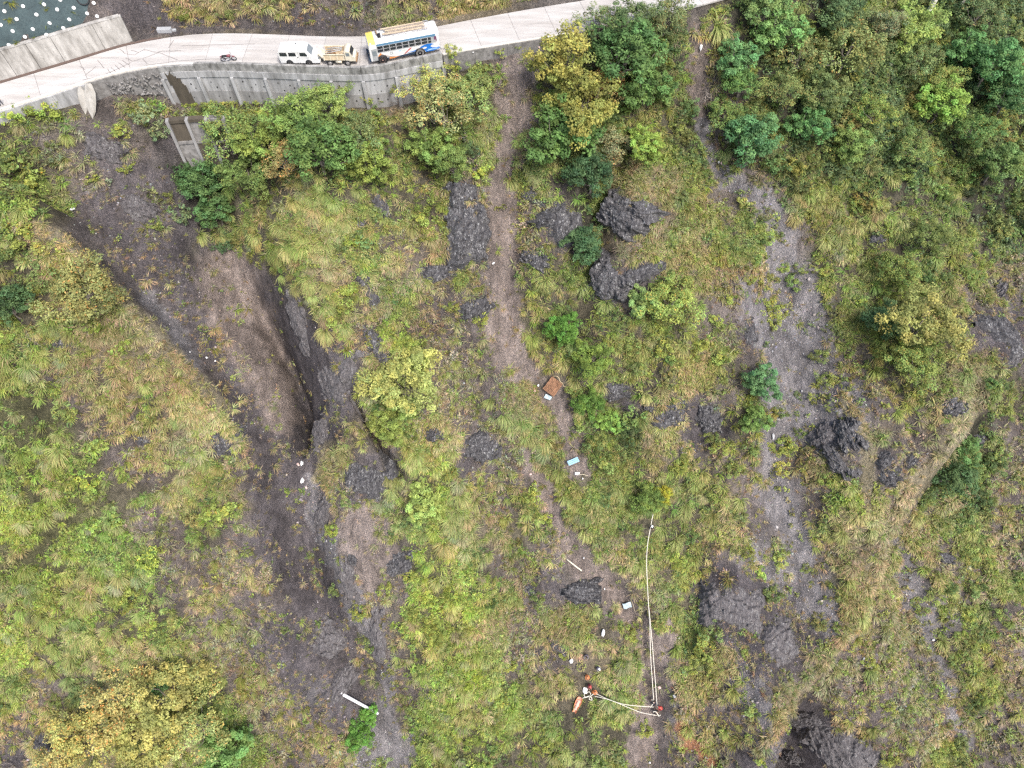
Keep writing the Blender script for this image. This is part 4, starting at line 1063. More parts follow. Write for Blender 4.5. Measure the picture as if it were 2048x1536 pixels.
# trees: (px, py of the crown's middle, crown radius in px, colour, form, label)
YEL = (0.30, 0.29, 0.08); OLV = (0.235, 0.205, 0.07); ORB = (0.30, 0.20, 0.085); PALE = (0.30, 0.29, 0.12); VIV = (0.085, 0.20, 0.028); LIM = (0.22, 0.33, 0.06)
TREE_LIST = [
    (1125, 125, 66, (0.27, 0.24, 0.06), 1, 'tall olive yellow tree whose top stands against the road edge'),
    (1165, 215, 72, (0.26, 0.24, 0.06), 0, 'broad olive yellow tree just below the tall olive one under the road'),
    (1215, 168, 42, ORB, 4, 'half bare brownish tree right of the broad olive yellow tree'),
    (1222, 300, 48, (0.21, 0.2, 0.1), 4, 'greyish brown drying tree above the dark cleft'),
    (1120, 268, 66, (0.085, 0.17, 0.04), 3, 'dense dark green tree under the broad olive yellow tree'),
    (1250, 112, 74, (0.08, 0.165, 0.045), 5, 'dense green tree right of the tall olive tree below the road'),
    (1292, 175, 48, (0.09, 0.17, 0.04), 3, 'round green tree lower right of the dense green tree below the road'),
    (1200, 45, 42, (0.12, 0.18, 0.07), 4, 'thin feathery tree rising in front of the pale road near the blue motorcycle'),
    (1265, 38, 46, (0.12, 0.18, 0.07), 0, 'feathery green tree in front of the road right of the blue motorcycle'),
    (1330, 38, 52, (0.14, 0.185, 0.07), 2, 'wide feathery tree hiding the far end of the road'),
    (1290, 290, 34, LIM, 3, 'bright lime green round tree beside the dark cleft'),
    (1180, 345, 48, (0.05, 0.11, 0.04), 5, 'very dark green tree in the mouth of the cleft'),
    (1165, 490, 42, (0.06, 0.13, 0.05), 5, 'dark green bushy tree between two grey rock outcrops'),
    (600, 238, 62, (0.17, 0.26, 0.06), 0, 'bright green tree in front of the middle of the retaining wall'),
    (655, 215, 44, (0.19, 0.27, 0.07), 1, 'light green tree top against the retaining wall'),
    (640, 300, 64, (0.10, 0.185, 0.045), 5, 'large mid green tree below the middle of the retaining wall'),
    (712, 275, 48, (0.14, 0.2, 0.07), 2, 'soft grey green tree right of the large mid green tree'),
    (570, 325, 44, (0.27, 0.21, 0.08), 4, 'small tree with rust tinged top leaves below the wall'),
    (530, 290, 44, (0.18, 0.25, 0.05), 3, 'yellow green tree left of the rust tinged one'),
    (456, 272, 58, (0.17, 0.25, 0.065), 2, 'spreading yellow green tree with bare pale twigs at the ribbed lower wall'),
    (400, 365, 50, (0.08, 0.165, 0.05), 5, 'dark green tree at the head of the gully'),
    (430, 420, 40, (0.075, 0.155, 0.045), 3, 'dark green tree with white flower heads beside the gully'),
    (495, 350, 50, (0.13, 0.2, 0.05), 0, 'green tree on the lip of the gully below the ribbed wall'),
    (855, 165, 48, (0.33, 0.33, 0.1), 4, 'pale yellow feathery tree in front of the right end of the wall'),
    (885, 215, 58, (0.29, 0.27, 0.11), 4, 'pale straw coloured thin tree under the bus'),
    (938, 195, 50, (0.23, 0.27, 0.09), 2, 'light green thin tree left of the brown landslide scar'),
    (870, 300, 44, (0.15, 0.23, 0.05), 3, 'yellow green small tree above the grey rocks left of the scar'),
    (905, 330, 34, (0.13, 0.2, 0.05), 1, 'small green tree beside the landslide scar'),
    (740, 330, 42, (0.18, 0.25, 0.05), 3, 'small yellow green tree at the top of the central spur'),
    (812, 770, 68, (0.34, 0.325, 0.10), 0, 'round bright yellow tree alone in the middle of the slope'),
    (775, 850, 38, (0.18, 0.24, 0.05), 3, 'green small tree tucked under the round bright yellow tree'),
    (850, 1010, 38, (0.27, 0.36, 0.09), 3, 'pale lime tree standing below the dark rocks in the centre'),
    (1128, 660, 34, VIV, 3, 'vivid green round tree beside the landslide scar'),
    (1185, 720, 40, (0.15, 0.23, 0.04), 0, 'yellow green tree just right of the vivid green one'),
    (1220, 845, 25, (0.18, 0.31, 0.06), 3, 'small light green ball shaped tree under the black rocks'),
    (1180, 810, 34, (0.10, 0.19, 0.03), 5, 'green bushy tree left of the ball shaped tree'),
    (1345, 605, 58, (0.24, 0.28, 0.07), 2, 'pale yellow green tree under the grey rock step'),
    (1285, 605, 32, (0.2, 0.3, 0.09), 3, 'small fresh green tree left of the pale yellow green one'),
    (1325, 990, 20, (0.33, 0.29, 0.03), 3, 'small tree with golden yellow leaves above the rope'),
    (1295, 1000, 34, (0.13, 0.2, 0.04), 5, 'green tree left of the golden one above the rope'),
    (1470, 118, 42, (0.10, 0.2, 0.07), 3, 'blue green round tree right of the upper scree chute'),
    (1480, 165, 34, (0.11, 0.19, 0.05), 5, 'green tree under the blue green round one'),
    (1505, 280, 56, (0.09, 0.19, 0.07), 5, 'bushy green tree overhanging the scree chute'),
    (1450, 230, 40, (0.13, 0.19, 0.05), 2, 'small green tree with dead twigs left beside the scree chute'),
    (1522, 765, 36, (0.09, 0.2, 0.08), 3, 'bluish green tree at the left edge of the wide scree'),
    (1512, 840, 30, (0.13, 0.22, 0.05), 3, 'small green tree below the bluish one at the scree'),
    (1845, 645, 70, (0.29, 0.26, 0.08), 0, 'large yellowish tree with cream topped crown on the right'),
    (1835, 735, 48, (0.19, 0.23, 0.06), 2, 'olive green tree right under the large yellowish tree'),
    (1770, 640, 40, (0.07, 0.14, 0.05), 5, 'tree tinted dark for the shade left of the large yellowish tree'),  # shade beside the yellowish crown is put into this tree's dark tint
    (720, 1472, 30, VIV, 3, 'vivid green bush like tree in the gully below the white pole'),
    (738, 1430, 20, (0.12, 0.27, 0.04), 3, 'smaller vivid green bush touching the one below the white pole'),
    (1900, 955, 48, (0.065, 0.125, 0.04), 5, 'dark green tree in the hollow behind the tan ridge'),
    (1925, 900, 36, (0.10, 0.19, 0.05), 3, 'green tree above the dark one behind the tan ridge'),
    (165, 590, 66, (0.25, 0.23, 0.08), 2, 'flat olive bush like tree on the crest of the left spur'),
    (230, 1400, 66, (0.26, 0.21, 0.075), 4, 'olive brown tree, upper left of the group at the lower left corner'),
    (330, 1395, 72, (0.26, 0.225, 0.07), 0, 'olive brown tree, upper right of the group at the lower left corner'),
    (180, 1475, 66, (0.27, 0.23, 0.07), 2, 'olive brown tree, leftmost of the group at the lower left corner'),
    (295, 1485, 74, (0.26, 0.23, 0.07), 0, 'olive brown tree, middle of the group at the lower left corner'),
    (400, 1455, 62, (0.22, 0.22, 0.075), 4, 'olive tree with grey twigs, right one of the lower left group'),
    (450, 1500, 52, (0.13, 0.24, 0.06), 3, 'green tree right of the olive brown group at the lower left'),
    (320, 1365, 26, (0.09, 0.2, 0.07), 3, 'small blue green tree above the olive brown group'),
    (120, 1515, 52, (0.27, 0.22, 0.08), 4, 'olive brown tree cut by the bottom edge at the lower left'),
    (1700, 100, 72, (0.19, 0.185, 0.065), 2, 'wide olive tree with pink dead twigs in the upper right thicket'),
    (1560, 60, 50, (0.14, 0.24, 0.07), 3, 'light green tree at the upper edge right of the road'),
    (1600, 110, 46, (0.19, 0.185, 0.07), 4, 'brownish olive tree in the upper thicket'),
    (1830, 55, 58, (0.25, 0.27, 0.075), 0, 'yellow green tree with a rounded top near the upper right edge'),
    (1775, 50, 40, (0.17, 0.17, 0.09), 4, 'greyish tree left of the yellow green rounded top'),
    (1885, 205, 52, (0.19, 0.29, 0.055), 3, 'bright green tree in the middle of the upper right thicket'),
    (1880, 165, 48, (0.19, 0.225, 0.06), 2, 'yellowish tree above the bright green one in the thicket'),
    (1750, 225, 40, (0.18, 0.2, 0.05), 4, 'olive yellow tree left of the bright green one in the thicket'),
    (1990, 130, 58, (0.09, 0.19, 0.06), 5, 'blue green tree near the upper right corner'),
    (1940, 100, 46, (0.085, 0.18, 0.055), 3, 'green tree left of the one near the upper right corner'),
    (2020, 190, 50, (0.07, 0.145, 0.045), 5, 'dark spreading tree at the right edge of the thicket'),
    (1950, 260, 48, (0.10, 0.17, 0.045), 2, 'olive green tree under the bright green one in the thicket'),
    (1650, 190, 46, (0.13, 0.165, 0.055), 5, 'olive tree in the left of the thicket'),
    (1570, 180, 44, (0.15, 0.16, 0.055), 4, 'brown tinged olive tree beside the chute in the thicket'),
    (1680, 30, 46, (0.10, 0.15, 0.06), 5, 'dark green tree at the top edge in the thicket'),
    (1530, 20, 44, (0.15, 0.22, 0.07), 1, 'light green tree at the top edge beside the road end'),
    (1620, 250, 42, (0.08, 0.17, 0.05), 3, 'leafy green tree low in the thicket'),
    (1840, 120, 44, (0.14, 0.19, 0.07), 2, 'soft green tree in the middle of the thicket'),
    (2000, 330, 50, (0.12, 0.18, 0.05), 5, 'yellow flowered green tree at the right edge'),
    (1960, 30, 44, (0.11, 0.15, 0.06), 4, 'dull green tree at the top right corner'),
    (1700, 290, 40, (0.14, 0.2, 0.05), 3, 'yellow green tree in the lower thicket'),
    (1830, 300, 44, (0.14, 0.19, 0.055), 2, 'olive green tree in the lower thicket beside long grass'),
    (1800, 540, 46, (0.16, 0.2, 0.05), 2, 'loose olive tree on the slope right of the scree'),
    (1860, 470, 40, (0.14, 0.19, 0.05), 0, 'olive green tree on the slope near the right edge'),
    (15, 610, 38, (0.06, 0.12, 0.04), 5, 'dark tree at the left edge of the picture'),
]
for (px_, py_, rpx, tw, k_, lab) in TREE_LIST:
    crown, trunk, rad, hc = TREES[k_]
    s_ = rpx / 16.6 / rad * 1.04
    p = ground(px_, py_, hc * s_ * 0.9)
    e = empty('tree', (p.x, p.y, p.z), (0, 0, RNG.uniform(-PI, PI)))
    e.scale = (s_, s_, s_)
    setp(e, lab, 'tree')
    if px_ < 520 and py_ > 1300 and tw[0] > 0.2: tw = tuple(q * 1.3 for q in tw)
    if px_ > 1430 and py_ < 420: tw = (tw[0] * 1.05, tw[1] * 1.15, tw[2] * 1.1)
    c = link('crown', crown, e); gr = tw[0] < tw[1] * 0.78
    c['tint'] = (tw[0] * 1.28 + 0.016, tw[1] * 1.26 + 0.012, min(tw[2], tw[1] * 0.36) * 1.3 + 0.012, 1.0) if gr else (tw[0] * 1.15 + 0.02, tw[1] * 1.34 + 0.012, tw[2] * 1.3 + 0.01, 1.0)
    link('trunk', trunk, e)


# dead brush and bare fallen branches
def brush(seed, n, L, flatness=0.35):
    rng = np.random.default_rng(seed); mb = MB()
    for k in range(n):
        a = rng.uniform(0, 2 * PI); el = rng.uniform(0.05, 1.0) * flatness * 2
        e_ = Vector((math.cos(a) * math.cos(el), math.sin(a) * math.cos(el), math.sin(el))) * L * rng.uniform(0.6, 1.1)
        s0 = Vector(rng.normal(size=3) * 0.1 * L); s0.z = abs(s0.z)
        limb(mb, s0, s0 + e_, 0.035 * L / 1.5, 0.012, rng, 4, 4)
        for t in (0.45, 0.7):
            q = s0 + e_ * t
            limb(mb, q, q + e_ * 0.35 + Vector(rng.normal(size=3)) * L * 0.2, 0.018, 0.007, rng, 4, 2)
    return mb.mesh('dead_brush', TWIG)


for j, (px_, py_, L, n, lab) in enumerate([
        (1415, 195, 1.9, 16, 'tangle of bare brown twigs in the upper scree chute'), (800, 210, 1.5, 18, 'grey heap of dead brush at the foot of the wall below the bus'),
        (1700, 85, 1.6, 14, 'pinkish bare twigs sticking out of the upper right thicket'), (1745, 640, 1.5, 5, 'pale bare branch left of the large yellowish tree'),
        (1285, 495, 1.3, 5, 'bare grey branch lying over the rock step in dry grass'), (60, 680, 1.4, 5, 'thin bare branch lying on the left slope'),
        (840, 875, 1.3, 12, 'pale dead brush under the round bright yellow tree'), (350, 1310, 1.2, 10, 'grey leafless bush in the lower left grass'),
        (30, 1530, 1.6, 6, 'bleached branch at the bottom left corner'), (455, 300, 1.6, 6, 'bare pale twigs in front of the lower ribbed wall'),
        (1880, 855, 1.0, 6, 'weathered branch across black rock near the ridge'), (640, 985, 0.9, 8, 'dry twigs beside the litter in the gully'), (930, 275, 1.7, 6, 'bare branches left of the landslide scar'),
        (1010, 540, 1.0, 5, 'dry twigs lying on the landslide scar'), (1880, 1090, 1.0, 4, 'curved tan twig on the lower right slope')]):
    p = ground(px_, py_)
    o = link('dead_brush', brush(900 + j, n, L), None, p + Vector((0, 0, 0.15)), normal_at(p.x, p.y).to_track_quat('Z', 'Y').to_euler())
    setp(o, lab, 'dead brush')

# ------------------------------------------------------------------ bare rock outcrops
def rock_material(name, lo_c, hi_c, pale):
    m, nt, b = mat_base(name)
    tc = nd(nt, 'ShaderNodeNewGeometry').outputs['Position']
    mp = nd(nt, 'ShaderNodeMapping'); mp.inputs['Scale'].default_value = (2.2, 0.9, 0.9); mp.inputs['Rotation'].default_value = (0.4, 0.3, 0.5)
    nt.links.new(tc, mp.inputs['Vector'])
    n1 = noise(nt, mp.outputs[0], 1.6, 8, 0.75); mp2 = nd(nt, 'ShaderNodeMapping'); mp2.inputs['Scale'].default_value = (1.6, 0.6, 1.2); mp2.inputs['Rotation'].default_value = (0.3, 0.2, -0.6)
    nt.links.new(tc, mp2.inputs['Vector'])
    n2 = noise(nt, mp2.outputs[0], 4.0, 6, 0.72)
    c = ramp(nt, n1, 0.34, 0.68, lo_c, hi_c)
    w = ramp(nt, n2, 0.545, 0.615)
    n3 = ramp(nt, noise(nt, mp.outputs[0], 0.8, 3, 0.6), 0.43, 0.56)
    k = nd(nt, 'ShaderNodeMath', operation='MULTIPLY'); nt.links.new(w, k.inputs[0]); nt.links.new(n3, k.inputs[1])
    c = mixc(nt, c, pale, k.outputs[0])
    nt.links.new(c, b.inputs['Base Color']); b.inputs['Roughness'].default_value = 0.85
    bump(nt, b, n1, 1.0, 0.4)
    return m


ROCKM = rock_material('outcrop_rock', (0.028, 0.026, 0.029), (0.15, 0.145, 0.149), (0.46, 0.46, 0.45))
CLIFFM = rock_material('cliff_rock', (0.055, 0.049, 0.051), (0.19, 0.175, 0.175), (0.30, 0.295, 0.285))


def rock_mesh(seed, m=None):
    """a ledge of jointed, tilted beds that sinks into the ground all round with a ragged edge"""
    n = 44
    g = np.linspace(-1.35, 1.35, n)
    X, Y = np.meshgrid(g, g, indexing='ij')
    rng = np.random.default_rng(seed)
    rag = fbm(seed, X * 2 + 9, Y * 2 + 5, 1.0, 4, 0.6)
    r = np.hypot(X, Y) * (1 + 0.75 * rag) + 0.25 * np.abs(np.sin(X * 7 + rng.uniform(0, 6))) * rag
    r = r * 1.08 + np.clip((np.maximum(np.abs(X), np.abs(Y)) - 0.95) / 0.4, 0, 1) * 0.7
    dirx = rng.uniform(-0.6, 0.6)
    bed = Y * 2.4 + X * dirx * 2 + fbm(seed + 5, X * 2, Y * 2, 1.0, 3, 0.55) * 1.1
    saw = bed - np.floor(bed)                                  # each bed rises then breaks off downhill
    joint = np.floor(X * 2.6 + np.floor(bed) * 0.37 + fbm(seed + 8, X, Y, 1.0, 2) * 0.8)
    step = Noise(seed + 2)(joint * 1.7, np.floor(bed) * 2.3)
    H = 0.5 * (1 - r ** 2) + 0.26 * saw + 0.34 * step + 0.14 * fbm(seed + 3, X * 6, Y * 6, 1.0, 3, 0.6)
    H = np.where(r > 1.15, np.minimum(H, -0.25 - (r - 1.15)), H)
    Xj = X + rng.normal(0, 0.012, X.shape); Yj = Y + rng.normal(0, 0.012, X.shape)
    vid = np.arange(n * n).reshape(n, n)
    F = np.stack([vid[:-1, :-1], vid[1:, :-1], vid[1:, 1:], vid[:-1, 1:]], -1).reshape(-1, 4)
    me = bpy.data.meshes.new('rock_outcrop')
    me.from_pydata(np.stack([Xj, Yj, H], -1).reshape(-1, 3).tolist(), [], F.tolist())
    me.materials.append(m or ROCKM)
    return me


ROCKS = [rock_mesh(1200 + j) for j in range(8)]
CLIFFS = [rock_mesh(1300 + j, CLIFFM) for j in range(5)]
for j, (px_, py_, hw, hh, rz_, lab) in enumerate(ROCK_LIST):
    p = ground(px_, py_)
    big = j >= NROCK
    o = link('rock_outcrop', CLIFFS[j % 5] if big else ROCKS[j % 8], None, p, None, (hw / 16.5 * 1.05, hh / 16.5 * 1.08, 0.9 if big else min(1.1, min(hw, hh) / 16.5 * 0.8)))
    n_ = normal_at(p.x, p.y, 1.8)
    zq = n_.to_track_quat('Z', 'Y').to_matrix()
    o.rotation_euler = (zq @ Matrix.Rotation(R(rz_), 3, 'Z')).to_euler()
    o.location = p + n_ * 0.10
    setp(o, lab, 'rock')


# ------------------------------------------------------------------ road of concrete slabs
ROADM = concrete('road_concrete', (0.51, 0.495, 0.475), (0.30, 0.28, 0.26), 0.85, 0.9, 0.0, 0.14)
nt = ROADM.node_tree
pb = nt.nodes['Principled BSDF']
src = pb.inputs['Base Color'].links[0].from_socket
oi = nd(nt, 'ShaderNodeObjectInfo')
nt.links.new(mixc(nt, src, (0.93, 0.915, 0.90), ramp(nt, oi.outputs['Random'], 0.0, 1.0), 'MULTIPLY'), pb.inputs['Base Color'])
JOINT = plain('joint_filler', (0.17, 0.15, 0.14), 0.9)
SEAL = plain('crack_seal', (0.20, 0.18, 0.17), 0.8)


def mid_line(x): return 0.5 * (y_e(x) + y_u(x))


def across(x):
    """lower and upper edge of the carriageway on the line square to the road at x"""
    t = Vector((1.0, float(mid_line(x + 0.5) - mid_line(x - 0.5)), 0)).normalized()
    n = Vector((-t.y, t.x, 0))
    w = float(y_u(x) - y_e(x)) * 0.5 * t.x
    c = Vector((x, float(mid_line(x)), 0))
    return c - n * (w - 0.32), c + n * (w - 0.30)


xs_ = np.arange(-82, 78, 1.0)
V = []; F = []
for x in xs_:
    a, b = across(x); V += [(a.x, a.y, ZR - 0.03), (b.x, b.y, ZR - 0.03)]
F = [(2 * i, 2 * i + 2, 2 * i + 3, 2 * i + 1) for i in range(len(xs_) - 1)]
road = MB().add(V, F).build('road', JOINT)
setp(road, 'pale concrete mountain road crossing the top of the picture', 'road', kind='structure')
x = -78.0
while x < 72:
    x2 = x + 4.6
    for lane in (0, 1):
        g = 0.018
        f0, f1 = (0.0, 0.49) if lane == 0 else (0.49, 1.0)
        top = []
        for xx, sgn in ((x, 1), (x + 2.3, 0), (x2, -1)):
            a, b = across(xx + sgn * g)
            p0 = a.lerp(b, f0 + 0.002); p1 = a.lerp(b, f1 - 0.002); top.append((p0, p1))
        vs = [(p.x, p.y, ZR) for t in top for p in t] + [(p.x, p.y, ZR - 0.2) for t in top for p in t]
        fs = [(0, 2, 3, 1), (2, 4, 5, 3), (0, 6, 8, 2), (2, 8, 10, 4), (1, 3, 9, 7), (3, 5, 11, 9), (0, 1, 7, 6), (4, 10, 11, 5)]
        MB().add(vs, fs).build('slab', ROADM, road)
    x = x2


def ribbon(pts, width, z, thick=0.006):
    pts = [Vector((*p, 0)) for p in pts]; vs = []; n = len(pts)
    for i, p in enumerate(pts):
        t = (pts[min(i + 1, n - 1)] - pts[max(i - 1, 0)]).normalized(); s = Vector((-t.y, t.x, 0)) * width / 2
        for q, zz in ((p + s, z), (p - s, z), (p + s, z - thick * 3), (p - s, z - thick * 3)): vs.append((q.x, q.y, zz))
    fs = []
    for i in range(n - 1):
        k = i * 4
        fs += [(k, k + 4, k + 5, k + 1), (k, k + 2, k + 6, k + 4), (k + 1, k + 5, k + 7, k + 3)]
    return MB().add(vs, fs)


CR = [[(640, 530), (682, 556)], [(680, 602), (770, 530)], [(780, 480), (830, 542)], [(800, 465), (950, 462)], [(800, 612), (920, 560), (1050, 500)], [(920, 522), (962, 560)], [(948, 502), (1000, 540)], [(975, 482), (1030, 520)],
      [(1005, 462), (1060, 492)], [(860, 552), (890, 590)], [(890, 540), (930, 578)], [(1060, 492), (1130, 470)], [(1140, 470), (1270, 420)], [(1270, 420), (1420, 480)], [(1270, 412), (1450, 402)], [(1150, 400), (1270, 420)], [(1140, 470), (1180, 512)],
      [(960, 392), (1000, 430)], [(1050, 402), (1110, 420)], [(1350, 382), (1390, 322)], [(1080, 440), (1160, 390)], [(660, 640), (850, 602), (1180, 522), (1420, 488)], [(1420, 488), (1700, 470), (1860, 468)], [(1450, 366), (1750, 358), (2040, 352)], [(1000, 430), (1080, 440)]]
for c in CR:
    w = [tuple(float(v) for v in onz(a / 4, b / 4, ZR)) for a, b in c]
    pts = []
    for i in range(len(w) - 1):
        for k in range(5):
            t = k / 5; pts.append((w[i][0] + (w[i + 1][0] - w[i][0]) * t + random.gauss(0, .025), w[i][1] + (w[i + 1][1] - w[i][1]) * t + random.gauss(0, .025)))
    pts.append(w[-1])
    ribbon(pts, 0.075, ZR + 0.006).build('crack_seal', SEAL, road)
drain = [(float(x), float(y_u(x)) - 0.02) for x in np.arange(-80, xu(330), 0.7)]
setp(ribbon(drain, 0.42, ZR + 0.012, 0.03).build('roadside_drain', plain('drain_dirt', (0.12, 0.085, 0.07), 0.95)), 'dark dirty drain line along the inner edge of the road', 'drain', kind='structure')

# ------------------------------------------------------------------ retaining walls
WALLC = concrete('wall_concrete', (0.43, 0.43, 0.43), (0.12, 0.118, 0.112), 0.9, 1.3, 2.0)
WALLL = concrete('wall_concrete_lower', (0.32, 0.315, 0.31), (0.11, 0.105, 0.1), 0.9, 1.3, 2.0)
PARA = concrete('parapet_concrete', (0.36, 0.355, 0.34), (0.05, 0.05, 0.046), 1.0, 1.5, 0.4)
KERB = concrete('kerb_concrete', (0.60, 0.575, 0.52), (0.4, 0.37, 0.33), 0.4, 0.8, 0)
UPW = concrete('upper_wall_concrete', (0.46, 0.445, 0.415), (0.12, 0.11, 0.095), 0.95, 1.2, 1.6)
RUBBLE = concrete('rubble_masonry', (0.27, 0.26, 0.25), (0.09, 0.085, 0.08), 0.95, 1.6, 0)
MOSS = concrete('moss_stain', (0.10, 0.085, 0.065), (0.04, 0.036, 0.028), 0.8, 1.2)


def curved(x0, x1, ztop, zbot, out, thick, line=None, nseg=5, batter=0.0):
    """a piece of wall following the road edge; out = metres proud of the edge line"""
    line = line or y_e
    vs = []; fs = []
    f = lambda v, x: v(x) if callable(v) else v
    for i in range(nseg + 1):
        x = x0 + (x1 - x0) * i / nseg
        dy = float(line(x + 0.3) - line(x - 0.3)) / 0.6
        n = Vector((dy, -1, 0)).normalized(); p = Vector((x, float(line(x)), 0))
        zt, zb = f(ztop, x), f(zbot, x)
        o2 = out + batter * (zt - zb)
        a, b = p + n * out, p + n * o2; c, d = p + n * (o2 - thick), p + n * (out - thick)
        vs += [(a.x, a.y, zt), (b.x, b.y, zb), (c.x, c.y, zb), (d.x, d.y, zt)]
    for i in range(nseg):
        k = i * 4
        fs += [(k, k + 4, k + 5, k + 1), (k + 1, k + 5, k + 6, k + 2), (k + 2, k + 6, k + 7, k + 3), (k + 3, k + 7, k + 4, k)]
    fs += [(0, 1, 2, 3), (nseg * 4 + 3, nseg * 4 + 2, nseg * 4 + 1, nseg * 4)]
    return MB().add(vs, fs)


wbase = lambda x: ZR - float(wall_h(x)) - 1.3
wall = empty('retaining_wall', (xe(600), float(y_e(xe(600))), ZR - 5.5))
setp(wall, 'long grey ribbed concrete retaining wall holding up the road edge', 'retaining wall')
wall_inv = Vector(wall.location)


def onwall(mb, name, m, root=None):
    root = root or wall
    o = mb.build(name, m, root); o.location = -Vector(root.location); return o


RIBS = [312, 386, 453, 522, 590, 656, 721, 788, 846, 884]
for a, b in zip(RIBS[:-1], RIBS[1:]):
    x0, x1 = xe(a) + 0.015, xe(b) - 0.015
    onwall(curved(x0, x1, ZR + (0.16 if b < 400 else 0.42), ZR - 0.55, 0.06, 0.36), 'parapet', PARA)
    onwall(curved(x0, x1, ZR - 0.555, ZR - 1.35, 0.14, 0.5), 'beam', WALLC)
    onwall(curved(x0, x1, ZR - 1.355, ZR - 3.3, 0.0, 0.4, batter=0.02), 'panel', WALLC)
    onwall(curved(x0, x1, ZR - 3.305, wbase, 0.09, 0.5, batter=0.02), 'panel', WALLL)
HOLE = MB().lathe([(0, -0.03), (0.085, -0.02), (0.09, 0.02), (0, 0.025)], axis='Y', n=8).mesh('weep_hole', plain('weep_hole_dark', (0.03, 0.03, 0.03), 0.9))
for a, b in zip(RIBS[:-1], RIBS[1:]):
    for (fx, dz) in ((0.25, 2.0), (0.62, 2.3), (0.42, 2.9), (0.8, 2.75), (0.3, 3.9), (0.7, 4.2)):
        xh = xe(a + (b - a) * (fx + random.uniform(-0.08, 0.08))); zz = ZR - dz + random.uniform(-0.15, 0.15)
        o = link('weep_hole', HOLE, wall, Vector((xh, float(y_e(xh)) - (0.05 if dz < 3.3 else 0.15), zz)) - wall_inv, None, random.uniform(0.6, 1.2))
for a in RIBS:
    xr = xe(a)
    onwall(curved(xr - 0.19, xr + 0.19, ZR - 1.352, wbase, 0.33, 0.6, nseg=1, batter=0.03), 'rib', WALLC)
for a, b, t, lo_ in [(325, 341, 0.9, 9), (330, 347, 1.5, 9), (322, 333, 0.65, 2.4), (341, 352, 2.2, 9), (336, 355, 3.5, 9)]:
    onwall(curved(xe(a), xe(b), lambda x, t=t: ZR - t - 0.25 * math.sin(x * 9), lambda x, q=lo_: max(wbase(x), ZR - q + 0.3 * math.sin(x * 7)), 0.150 + a * 1e-5, 0.1, nseg=5, batter=0.012 + a * 1e-6), 'moss_stain', MOSS)
for a, b in zip([-420, -150, 0, 60, 120, 190, 250, 330, 395], [-150, 0, 60, 120, 190, 250, 330, 395, 460]):
    onwall(curved(xe(a) + 0.01, xe(b) - 0.01, ZR + 0.15, ZR - 0.12, -0.302, 0.3, nseg=4), 'kerb', KERB)
for a, b in zip([-420, 0, 100, 170, 240], [0, 100, 170, 240, 311]):
    bay = curved(xe(a) + 0.01, xe(b) - 0.01, ZR - 0.02, wbase, -0.12, 0.6, nseg=8)
    onwall(bay, 'rubble_panel', WALLC if b < 180 else RUBBLE)
for j in range(120):           # rough stones standing proud of the rubble part
    pxa = random.uniform(205, 309); xx = xe(pxa)
    zz = random.uniform(wbase(xx) + 1.4, ZR - 0.5)
    s = random.uniform(0.14, 0.3)
    p = Vector((xx, float(y_e(xx)) - 0.05, zz))
    mb = MB(); vv, ff = cobble(2000 + j % 9); mb.add([tuple(Vector(q) * s * 2) for q in vv], ff)
    if j < 9: STN = globals().setdefault('STN', []); STN.append(mb.mesh('stone', RUBBLE))
    o = link('stone', STN[j % 9], wall, p - wall_inv, (random.random() * 6, random.random() * 6, random.random() * 6), (1, 0.6, random.uniform(0.6, 1.0)))

# second tier further down, at the head of the gully
low = lambda x: y_e(x) - 3.5
lt = empty('lower_retaining_wall', (xe(365), float(low(xe(365))), ZR - 9))
setp(lt, 'short second tier of ribbed concrete wall below the retaining wall, stained dark', 'retaining wall')
LT = [312, 352, 392, 428]
for a, b in zip(LT[:-1], LT[1:]):
    x0, x1 = xe(a) + 0.01, xe(b) - 0.01
    onwall(curved(x0, x1, ZR - 4.5, ZR - 4.9, 0.18, 0.7, low, batter=0.08), 'beam', MOSS if a < 390 else RUBBLE, lt)
    onwall(curved(x0, x1, ZR - 4.905, ZR - 7.3, 0.0, 0.5, low, batter=0.22), 'panel', RUBBLE if a == 352 else MOSS, lt)
    onwall(curved(x0, x1, ZR - 7.305, ZR - 7.65, 0.7, 0.9, low, batter=0.1), 'beam', RUBBLE, lt)
    onwall(curved(x0, x1, ZR - 7.655, ZR - 11.5, 0.55, 0.6, low, batter=0.22), 'panel', MOSS if a == 352 else RUBBLE, lt)
for a in LT:
    onwall(curved(xe(a) - 0.18, xe(a) + 0.18, ZR - 4.45, ZR - 11.5, 0.35, 0.7, low, nseg=1, batter=0.17), 'rib', WALLL, lt)

mw = empty('low_stone_wall', (xe(1000), float(y_e(xe(1000))), ZR - 1.5))
setp(mw, 'low dark mossy stone wall under the road edge right of the bus', 'wall')
for a, b in zip([886, 950, 1015, 1080], [950, 1015, 1080, 1150]):
    onwall(curved(xe(a) + 0.01, xe(b) - 0.01, ZR - 0.04, ZR - 2.6, -0.1, 0.5, nseg=4), 'panel', RUBBLE, mw)
    onwall(curved(xe(a) + 0.01, xe(b) - 0.01, ZR + 0.06, ZR - 0.03, -0.16, 0.3, nseg=4), 'kerb', KERB, mw)

